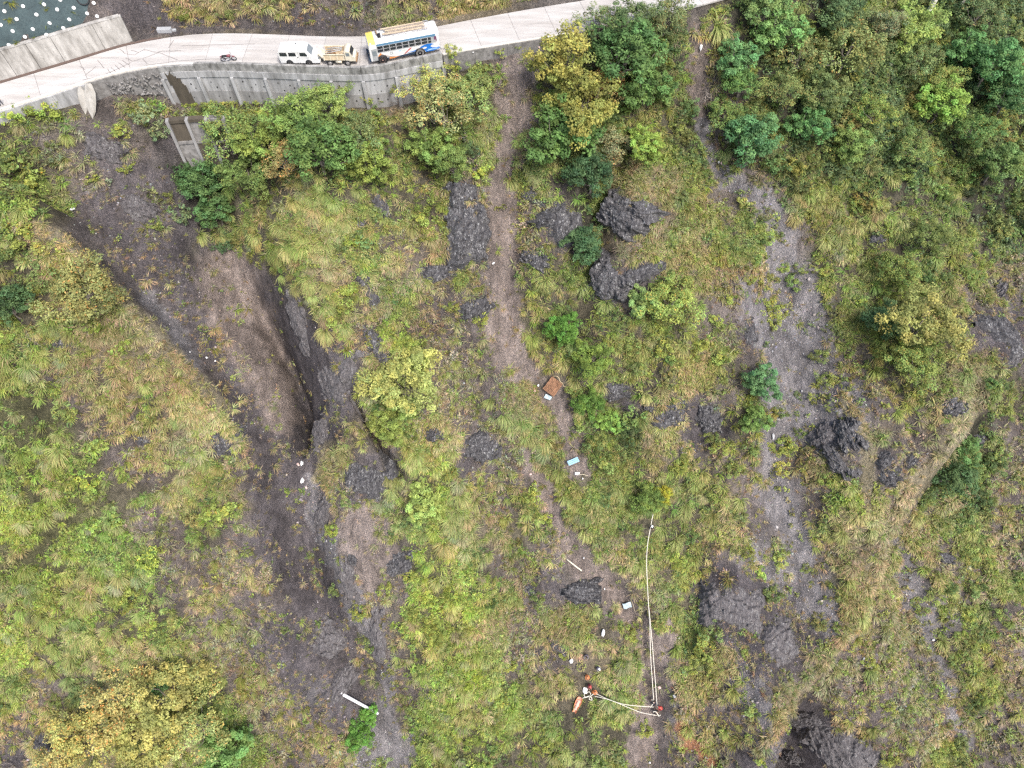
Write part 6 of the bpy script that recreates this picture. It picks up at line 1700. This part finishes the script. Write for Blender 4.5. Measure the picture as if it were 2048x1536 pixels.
def person(px, py, yaw, pose, shirt, trousers, lab, helmet=None, lift=0.0, at=None):
    J = POSES[pose]
    p = at or ground(px, py)
    V = []; E = []; RAD = []; TAG = []

    def vtx(c, r, tag, par=None):
        V.append(c); RAD.append(r); TAG.append(tag)
        if par is not None: E.append((par, len(V) - 1))
        return len(V) - 1
    mir = lambda c, s: (c[0], c[1] * s, c[2])
    mid = lambda a, b, t: tuple(a[i] + (b[i] - a[i]) * t for i in range(3))
    P0 = vtx(J['pel'], 0.135, 't')
    w_ = vtx(mid(J['pel'], J['chest'], 0.5), 0.125, 's', P0); ch = vtx(J['chest'], 0.145, 's', w_)
    nk = vtx(J['neck'], 0.058, 'k', ch); h0 = vtx(mid(J['neck'], J['head'], 0.55), 0.085, 'k', nk); hd_ = vtx(J['head'], 0.098, 'k', h0)
    hands = []
    for s in (1, -1):
        sh = vtx(mir(J['sh'], s), 0.075, 's', ch); el = vtx(mir(J['el'], s), 0.05, 's', sh)
        fm = vtx(mid(mir(J['el'], s), mir(J['wr'], s), 0.6), 0.042, 's', el); wr = vtx(mir(J['wr'], s), 0.033, 'k', fm)
        d = Vector(mir(J['wr'], s)) - Vector(mir(J['el'], s)); d.normalize()
        palm = Vector(mir(J['wr'], s)) + d * 0.08; vtx(tuple(palm), 0.038, 'k', wr)
        hands.append((palm, d, s))
        hp = vtx(mir(J['hip'], s), 0.10, 't', P0); kn = vtx(mir(J['kn'], s), 0.066, 't', hp)
        cf = vtx(mid(mir(J['kn'], s), mir(J['an'], s), 0.4), 0.058, 't', kn); an = vtx(mir(J['an'], s), 0.045, 'b', cf)
        a = mir(J['an'], s); vtx((a[0] + 0.17, a[1] + 0.03 * s, a[2] - 0.04), 0.04, 'b', an)
    me = bpy.data.meshes.new('tmp'); me.from_pydata(V, E, [])
    o = bpy.data.objects.new('tmp', me); COL.objects.link(o)
    mo = o.modifiers.new('skin', 'SKIN'); mo.use_smooth_shade = True
    for i, sv in enumerate(me.skin_vertices[0].data): sv.radius = (RAD[i], RAD[i]); sv.use_root = i == 0
    o.modifiers.new('sub', 'SUBSURF').levels = 1
    dg = bpy.context.evaluated_depsgraph_get()
    body = bpy.data.meshes.new_from_object(o.evaluated_get(dg))
    bpy.data.objects.remove(o)
    mb = MB()
    jo = np.array(V)
    cols = {'s': 0, 't': 1, 'k': 2, 'b': 3}
    mb.v = [tuple(v.co) for v in body.vertices]
    segs = [(np.array(V[a]), np.array(V[b]), TAG[a], TAG[b]) for a, b in E]
    for f in body.polygons:
        c_ = np.array(f.center); best = (9, 's')
        for a, b, ta, tb in segs:
            t = np.clip((c_ - a) @ (b - a) / ((b - a) @ (b - a)), 0, 1); dd = np.linalg.norm(c_ - a - t * (b - a))
            if dd < best[0]: best = (dd, tb if (t > 0.5 or ta == tb) else ta)
        mb.f.append(tuple(f.vertices)); mb.m.append(cols[best[1]]); mb.sm.append(True)
    for palm, d, s in hands:                      # four unequal bent fingers and a thumb, rooted in the palm
        side = Vector((0, 1, 0)) * s; side = (side - d * side.dot(d)).normalized(); dn_ = d.cross(side).normalized()
        if dn_.z > 0: dn_ = -dn_
        for k, L in enumerate((0.085, 0.095, 0.088, 0.068)):
            q = palm + side * (0.027 - 0.018 * k) + d * 0.015
            mb.tube([q, q + d * L * 0.5 + dn_ * 0.008, q + d * L * 0.8 + dn_ * L * 0.5], [0.0095, 0.0085, 0.007], 6, 2)
        q = palm - d * 0.03 + side * 0.03
        mb.tube([q, q + d * 0.035 + side * 0.025, q + d * 0.065 + side * 0.02 + dn_ * 0.02], [0.011, 0.010, 0.008], 6, 2)
    hv = Vector(J['head']); mb.tube([hv + Vector((0.085, 0, -0.02)), hv + Vector((0.118, 0, -0.035))], [0.018, 0.014], 6, 2)   # nose
    for s in (1, -1): mb.lathe([(0.0, -0.008), (0.028, -0.006), (0.028, 0.006), (0, 0.008)], tuple(hv + Vector((0, s * 0.098, -0.02))), 'Y', 8, 2)
    o = mb.build('person', [shirt, trousers, SKIN, BOOT], None, p + Vector((0, 0, lift)), (0, 0, yaw))
    setp(o, lab, 'person')
    cap = MB(); rr = 0.135 if helmet else 0.108
    cap.lathe([(0.0, rr * 0.98), (rr * 0.5, rr * 0.86), (rr * 0.85, rr * 0.5), (rr, 0.02), (rr * (1.13 if helmet else 1.0), -0.01), (rr * 0.95, -0.02)], axis='Z', n=16)
    cap.build('helmet' if helmet else 'hair', helmet or HAIR, o, hv + Vector((-0.01, 0, 0.02)))
    if helmet:
        v = MB(); v.box((rr + 0.02, 0, 0.0), (0.09, 0.17, 0.02), bev=0.008); v.build('visor', helmet, o, hv + Vector((0, 0, 0.02)))
    for s in (1, -1): MB().lathe([(0, 0.006), (0.012, 0.0), (0, -0.006)], axis='X', n=6).build('eye', BLACK, o, hv + Vector((0.094, s * 0.036, 0.005)))
    MB().box((0.096, 0, -0.058), (0.012, 0.05, 0.009)).build('mouth', plain('lips', (0.25, 0.10, 0.08)), o, hv)
    return o


ORS = plain('orange_overalls', (0.62, 0.20, 0.06), 0.7, var=0.12); REDS = plain('red_shirt', (0.42, 0.05, 0.045), 0.7); DKS = plain('dark_jacket', (0.03, 0.032, 0.045), 0.75)
JEAN = plain('dark_trousers', (0.05, 0.05, 0.06), 0.8); OLT = plain('olive_trousers', (0.12, 0.11, 0.07), 0.8); PURP = plain('grey_jacket', (0.16, 0.15, 0.19), 0.75)
HOR = plain('orange_helmet', (0.75, 0.25, 0.11), 0.35, var=0.05); HRD = plain('red_helmet', (0.62, 0.10, 0.08), 0.3, var=0.05); HWH = plain('white_helmet', (0.8, 0.8, 0.8), 0.35, var=0.04)
person(1172, 1352, R(-80), 'lean', ORS, OLT, 'person in orange with an orange helmet, uppermost of the group beside the stretcher', HOR)
person(1177, 1371, R(-70), 'crouch', plain('maroon_shirt', (0.20, 0.04, 0.05), 0.7), JEAN, 'crouching person in maroon with a red helmet beside the white sack', HRD)
person(1184, 1384, R(-30), 'lean', ORS, ORS, 'person in orange overalls handling the tangled rope ends', HOR)
person(1306, 1410, R(120), 'lean', DKS, JEAN, 'dark dressed person with a white rope sling at the foot of the hanging ropes', None)
person(1321, 1419, R(165), 'lean', REDS, JEAN, 'person in red with a red helmet at the foot of the hanging ropes', HRD)
person(1312, 1428, R(100), 'crouch', plain('brown_jacket', (0.14, 0.09, 0.06), 0.75), JEAN, 'crouching person with a white rope bundle below the red helmet', None)
person(1300, 1056, R(-95), 'climb', DKS, JEAN, 'dark dressed person with a white helmet at the top of the hanging rope', HWH)
person(1172, 1312, R(-100), 'crouch', PURP, JEAN, 'person in grey and black bending over the rocks above the orange group', None)
person(1194, 1336, R(-60), 'crouch', PURP, JEAN, 'crouching person in a grey jacket with a white helmet above the orange group', HWH)
pp = Vector((*[float(v) for v in onz(4, 210, ZR)], ZR))
person(0, 0, R(-60), 'stand', DKS, JEAN, 'dark dressed person standing on the road at the left picture edge', None, 0, pp)

# ------------------------------------------------------------------ ropes, stretcher and wreckage
ROPE = plain('white_rope', (0.72, 0.68, 0.58), 0.8, var=0.06)


def rope(pts, rad, lab, group=None):
    w = []
    for a, b, h in pts:
        g = ground(a, b, h); w.append(g + Vector((0, 0, h)))
    sm = []
    for i in range(len(w) - 1):
        p0 = w[max(i - 1, 0)]; p1 = w[i]; p2 = w[i + 1]; p3 = w[min(i + 2, len(w) - 1)]
        for k in range(6):
            t = k / 6
            sm.append(0.5 * ((2 * p1) + (p2 - p0) * t + (2 * p0 - 5 * p1 + 4 * p2 - p3) * t * t + (3 * p1 - p0 - 3 * p2 + p3) * t ** 3))
    sm.append(w[-1])
    o = MB().tube(sm, rad, 6).build('rope', ROPE)
    setp(o, lab, 'rope', group)


rope([(1306, 1028, 0.9), (1301, 1055, 1.2), (1295, 1090, 1.3), (1293, 1130, 1.3), (1296, 1200, 1.3), (1299, 1250, 1.3), (1301, 1310, 1.2), (1304, 1360, 1.2), (1307, 1402, 1.1)], 0.045, 'long white rope hanging down the slope, left strand of two')
rope([(1297.5, 1215, 1.28), (1302, 1262, 1.25), (1306, 1310, 1.2), (1310, 1360, 1.2), (1314, 1415, 1.0)], 0.045, 'long white rope hanging down the slope, right strand of two')
rope([(1189, 1386, 0.8), (1215, 1398, 1.1), (1245, 1408, 1.2), (1275, 1412, 1.2), (1307, 1414, 1.0)], 0.042, 'upper of two white ropes stretched from the orange group to the right team')
rope([(1188, 1392, 0.7), (1222, 1401, 1.0), (1252, 1413, 1.1), (1282, 1425, 1.1), (1313, 1431, 0.8)], 0.042, 'lower of two white ropes stretched from the orange group to the right team')
rope([(1190, 1386, 0.8), (1182, 1392, 0.7), (1178, 1398, 0.5), (1184, 1400, 0.4), (1180, 1392, 0.5), (1170, 1394, 0.4), (1169, 1387, 0.4), (1179, 1384, 0.5), (1180, 1392, 0.4), (1166, 1396, 0.3), (1163, 1398, 0.2)], 0.042, 'tangled loops of white rope beside the orange overalls')
rope([(1303, 1399, 1.2), (1307, 1404, 1.35), (1304, 1410, 1.2), (1301, 1415, 0.8)], 0.05, 'white sling across the back of the dark dressed person')
rope([(1306, 1424, 0.9), (1311, 1423, 1.0), (1315, 1428, 0.9), (1317, 1432, 0.6), (1321, 1430, 0.5)], 0.06, 'thick white rope bundle held by the crouching person')

SAL = plain('salmon_canvas', (0.66, 0.30, 0.20), 0.7, var=0.12)
a = ground(1160, 1396); b = ground(1148, 1424); d = (b - a)
stre = empty('stretcher', (a + b) / 2 + Vector((0, 0, 0.3)))
stre.rotation_euler = d.to_track_quat('X', 'Z').to_euler(); L = max(2.0, d.length * 1.05)
setp(stre, 'bright orange rescue stretcher lying in the grass left of the ropes', 'stretcher')
mb = MB(); V = []; F = []
for i in range(13):
    t = i / 12; w = 0.36 * (0.75 + 0.35 * math.sin(PI * min(1, t * 1.15 + 0.12)) - 0.12 * t)
    for k in range(7):
        q = -1 + k / 3.0; V.append(((t - 0.5) * L, q * w, 0.22 * q * q - 0.05))
F = [(i * 7 + k, (i + 1) * 7 + k, (i + 1) * 7 + k + 1, i * 7 + k + 1) for i in range(12) for k in range(6)]
mb.add(V, F, 0, True); mb.add([(x, y, z - 0.04) for x, y, z in V], [tuple(reversed(f_)) for f_ in F], 0, True)
mb.build('shell', SAL, stre)
for s in (-1, 1): MB().tube([((i / 12 - 0.5) * L, s * 0.36 * (0.75 + 0.35 * math.sin(PI * min(1, i / 12 * 1.15 + 0.12)) - 0.12 * i / 12), 0.18) for i in range(13)], 0.025).build('side_rail', ORS, stre)
for x in (-0.5, 0.0, 0.5): MB().box((x * L * 0.55, 0, 0.16), (0.06, 0.56, 0.02)).build('strap', plain('pale_strap', (0.7, 0.55, 0.45)), stre)
MB().lathe([(0, -0.7), (0.17, -0.65), (0.21, 0), (0.15, 0.6), (0, 0.7)], axis='X', n=10).build('bedroll', plain('pale_pink_blanket', (0.72, 0.45, 0.36), 0.85), stre, (-0.05, 0, 0.1))


def sheet(w, h, corr=0.0, ncorr=0, crumple=0.05, seed=0, nx=18, ny=10, thick=0.02):
    rng = np.random.default_rng(seed); ph = rng.uniform(0, 6, 4); V = []
    for i in range(nx + 1):
        for j in range(ny + 1):
            x = (i / nx - 0.5) * w; y = (j / ny - 0.5) * h
            z = corr * math.sin(2 * PI * ncorr * i / nx) + crumple * (math.sin(x * 3 + ph[0]) * math.cos(y * 2.6 + ph[1]) + 0.5 * math.sin(x * 6 + y * 5 + ph[2]))
            V.append((x + crumple * 0.3 * math.sin(y * 7 + ph[3]), y + crumple * 0.3 * math.sin(x * 6), z))
    m = ny + 1
    F = [(i * m + j, (i + 1) * m + j, (i + 1) * m + j + 1, i * m + j + 1) for i in range(nx) for j in range(ny)]
    k = len(V); mb = MB(); mb.add(V, F); mb.add([(x, y, z - thick) for x, y, z in V], [tuple(reversed(f_)) for f_ in F])
    rim = [i * m for i in range(nx + 1)] + [nx * m + j for j in range(1, m)] + [i * m + ny for i in range(nx - 1, -1, -1)] + [j for j in range(ny - 1, 0, -1)]
    mb.add([], []); mb.f += [(rim[i], rim[(i + 1) % len(rim)], rim[(i + 1) % len(rim)] + k, rim[i] + k) for i in range(len(rim))]; mb.m += [0] * len(rim); mb.sm += [False] * len(rim)
    return mb


def lay(o, px, py, ang, up=0.25, toward=0.3):
    p = ground(px, py); n = (normal_at(p.x, p.y, 1.2) + Vector((0, -toward, toward))).normalized()
    o.location = p + n * up
    o.rotation_euler = (n.to_track_quat('Z', 'Y').to_matrix() @ Matrix.Rotation(R(ang), 3, 'Z')).to_euler()
    return o


RUSTM = plain('rusty_sheet_metal', (0.30, 0.165, 0.095), 0.85, var=0.25, scale=3)
o = lay(sheet(1.75, 2.1, 0.05, 9, 0.06, 1, 54, 8).build('rusty_sheet', RUSTM), 1106, 772, -28, 0.45)
setp(o, 'rust brown corrugated metal sheet lying at the bottom of the landslide scar', 'metal sheet')
mb = MB(); limb(mb, (0, 0, 0), (0.5, -1.5, 0.1), 0.05, 0.03, np.random.default_rng(5), 6); limb(mb, (0.5, -1.5, 0.1), (0.9, -1.7, 0.0), 0.035, 0.02, np.random.default_rng(6), 5); limb(mb, (0, 0, 0), (-0.5, 0.1, 0), 0.035, 0.02, np.random.default_rng(6), 5)
o = lay(mb.build('fallen_branch', plain('peeled_wood', (0.55, 0.43, 0.26), 0.8)), 1114, 750, 15, 0.7); setp(o, 'peeled tan branch lying across the rust brown sheet', 'branch')
PBL = plain('pale_blue_metal', (0.42, 0.52, 0.55), 0.5, var=0.15, scale=4)
SKY_P = plain('sky_blue_panel', (0.30, 0.52, 0.66), 0.45, var=0.12, scale=4)
o = lay(sheet(0.9, 0.55, 0.02, 4, 0.05, 2).build('metal_scrap', PBL), 1096, 794, -20, 0.3); setp(o, 'bent pale grey blue metal scrap under the rusty sheet', 'scrap metal')
o = lay(sheet(1.45, 0.62, 0.0, 0, 0.02, 3).build('blue_panel', SKY_P), 1147, 923, 42, 0.55)
for y in (-0.1, 0.12): MB().box((0, y, 0.045), (1.3, 0.03, 0.03)).build('seam', BELT, o)
setp(o, 'light blue vehicle body panel lying in the grass beside the brown trail', 'body panel')
o = lay(sheet(1.1, 0.75, 0.0, 0, 0.09, 4).build('metal_scrap', PBL), 1255, 1208, 40, 0.4); setp(o, 'crumpled pale blue sheet lying on the lower brown trail', 'scrap metal')
mb = MB(); mb.tube([(-0.9, 0, 0), (0, 0.02, 0.02), (0.9, 0, 0)], 0.025); o = lay(mb.build('stick', plain('peeled_stick', (0.5, 0.43, 0.3), 0.8)), 1268, 1212, -55, 0.3); setp(o, 'thin straight stick beside the crumpled pale blue sheet', 'stick')
mb = MB(); mb.tube([(-0.65, 0, 0), (0, 0.08, 0.04), (0.65, 0.02, 0)], [0.04, 0.035, 0.02]); o = lay(mb.build('stick', plain('cream_wood', (0.62, 0.55, 0.40), 0.8)), 1166, 950, -8, 0.4); setp(o, 'cream coloured stick right of the small white box', 'stick')
WBOX = plain('white_plastic', (0.78, 0.77, 0.76), 0.5, var=0.06)
mb = MB(); mb.box((0, 0, 0), (0.55, 0.32, 0.22), bev=0.03).box((0, 0, 0.12), (0.58, 0.35, 0.05), bev=0.02); o = lay(mb.build('white_box', WBOX), 1155, 946, 12, 0.4); setp(o, 'small white box on bare soil below the light blue panel', 'box')
CPOST = plain('cream_post', (0.74, 0.68, 0.52), 0.7, var=0.08)
a = ground(1133, 1120) + Vector((0, 0, 0.3)); b = ground(1163, 1143) + Vector((0, 0, 0.3))
o = MB().tube([a, a.lerp(b, 0.5), b], 0.095, 8).build('wooden_post', CPOST); setp(o, 'straight cream coloured post lying beside the brown trail', 'post')
a = ground(683, 1387) + Vector((0, 0, 0.35)); b = ground(758, 1428) + Vector((0, 0, 0.5))
o = MB().tube([a, a.lerp(b, 0.33), a.lerp(b, 0.66), b], [0.21, 0.2, 0.19, 0.17], 10).build('white_pole', plain('white_pole', (0.80, 0.80, 0.80), 0.5, var=0.06)); setp(o, 'long white pole lying across the dark gully at the bottom', 'pole')


def crumpled(seed, s):
    rng = np.random.default_rng(seed); bm = bmesh.new(); bmesh.ops.create_icosphere(bm, subdivisions=2, radius=0.5)
    for v in bm.verts: v.co = Vector(v.co) * (1 + rng.normal() * 0.16) * s
    mb = MB().add([tuple((v.co.x, v.co.y, v.co.z * 0.6)) for v in bm.verts], [[w.index for w in f.verts] for f in bm.faces]); bm.free(); return mb


SACK = plain('white_sack', (0.70, 0.70, 0.69), 0.6, var=0.05)
PINK = plain('pinkish_scrap', (0.62, 0.45, 0.40), 0.7)
GREYT = plain('greyish_scrap', (0.55, 0.55, 0.55), 0.7)
for j, (a, b, sx_, sy_, m_, nm, lab) in enumerate([
        (1170, 1379, 0.8, 1.15, SACK, 'sack', 'bright white sack beside the crouching rescuer in maroon'), (1143, 1321, 0.55, 0.8, SACK, 'sack', 'white bag alone in the grass above the orange group'),
        (1206, 1264, 0.42, 1.15, SACK, 'foam_block', 'long white foam block left of the lower brown trail'), (1264, 1261, 0.5, 0.4, SACK, 'litter', 'white scrap on the lower brown trail under the pale blue sheet'),
        (1401, 95, 0.42, 0.95, SACK, 'sack', 'white sack in the top of the right scree chute'), (944, 104, 0.38, 0.85, SACK, 'sack', 'white cloth hanging on the low mossy wall right of the bus'),
        (1208, 1177, 0.2, 0.3, SACK, 'litter', 'white scrap beside the grey rounded rock on the trail'), (1168, 1115, 0.2, 0.3, SACK, 'litter', 'white scrap above the cream coloured post'),
        (605, 928, 0.7, 0.5, SACK, 'litter', 'upper white heap of litter in the dark gully'), (597, 930, 0.35, 0.6, PINK, 'litter', 'pinkish litter left of the upper white heap in the gully'), (606, 962, 0.55, 0.8, SACK, 'litter', 'lower white heap of litter in the dark gully'),
        (614, 975, 0.4, 0.4, PINK, 'litter', 'tan scrap beside the lower white heap in the gully'), (1060, 948, 0.45, 0.3, PINK, 'litter', 'pale scrap on the upper trail bend'), (1112, 984, 0.25, 0.35, PINK, 'litter', 'pinkish scrap on the brown trail below the bend'),
        (985, 527, 0.5, 0.3, SACK, 'litter', 'white scrap on the grass left of the landslide scar'), (1029, 858, 0.4, 0.3, SACK, 'litter', 'white scrap left of the drooping grass below the scar'), (1070, 782, 0.35, 0.3, PINK, 'litter', 'pale scrap left of the rusty sheet'),
        (1077, 770, 0.3, 0.35, SACK, 'litter', 'small white scrap at the left corner of the rusty sheet'), (1165, 957, 0.2, 0.25, SACK, 'litter', 'tiny white scrap under the small white box'), (1319, 1374, 0.45, 0.55, PINK, 'litter', 'tan bundle right of the hanging ropes'),
        (1357, 1276, 0.2, 0.2, SACK, 'litter', 'white scrap near the bushes right of the ropes'), (412, 717, 0.35, 0.3, SACK, 'boulder', 'white stone on the dark slope beside the left crest'), (430, 723, 0.3, 0.22, SACK, 'boulder', 'smaller white stone right of the white stone beside the left crest'),
        (157, 541, 0.3, 0.25, SACK, 'boulder', 'white stone under the left crest near its top'), (146, 420, 0.65, 0.4, GREYT, 'boulder', 'pale boulder beside the tussock at the upper left'), (378, 706, 0.3, 0.2, GREYT, 'boulder', 'pale flat stone above the white stones of the left gully'),
        (1545, 872, 0.35, 1.2, GREYT, 'boulder', 'pale upright stone at the left edge of the scree'), (1303, 120, 0.2, 0.2, GREYT, 'litter', 'grey scrap in the trees below the road'), (1436, 325, 0.35, 0.35, SACK, 'litter', 'white scrap in the narrow upper scree chute'),
        (1441, 328, 0.2, 0.45, PINK, 'litter', 'pink scrap in the narrow upper scree chute'), (1300, 1525, 0.25, 0.25, SACK, 'litter', 'white scrap at the bottom edge below the ropes'), (1865, 1279, 0.4, 0.3, SACK, 'boulder', 'white stone on the right gravel strip'),
        (1076, 102, 0.25, 0.7, PINK, 'litter', 'pinkish post stump under the road edge left of the tall olive tree'), (1350, 1392, 0.6, 0.4, GREYT, 'boulder', 'grey stone right of the rope team')]):
    o = crumpled(3000 + j, 1.0).build(nm, m_); lay(o, a, b, 0, 0.22, 0.2); o.scale = (sx_ * 0.85, sy_ * 0.85, (sx_ + sy_) / 2 * 0.7)
    setp(o, lab, {'sack': 'sack', 'litter': 'litter', 'foam_block': 'foam block', 'boulder': 'stone'}[nm])


# ------------------------------------------------------------------ alike neighbours: which of the two or three
same = {}
for o in SC.objects:
    if o.parent is None and o.get('label') and o.name.startswith(('grass_tussock', 'shrub')): same.setdefault(o['label'], []).append(o)
for lab, ob in same.items():
    if len(ob) in (2, 3):
        ob.sort(key=lambda q: -q.location.y)
        for q, wd in zip(ob, ('upper', 'lower') if len(ob) == 2 else ('upper', 'middle', 'lower')): q['label'] = wd + ' ' + lab
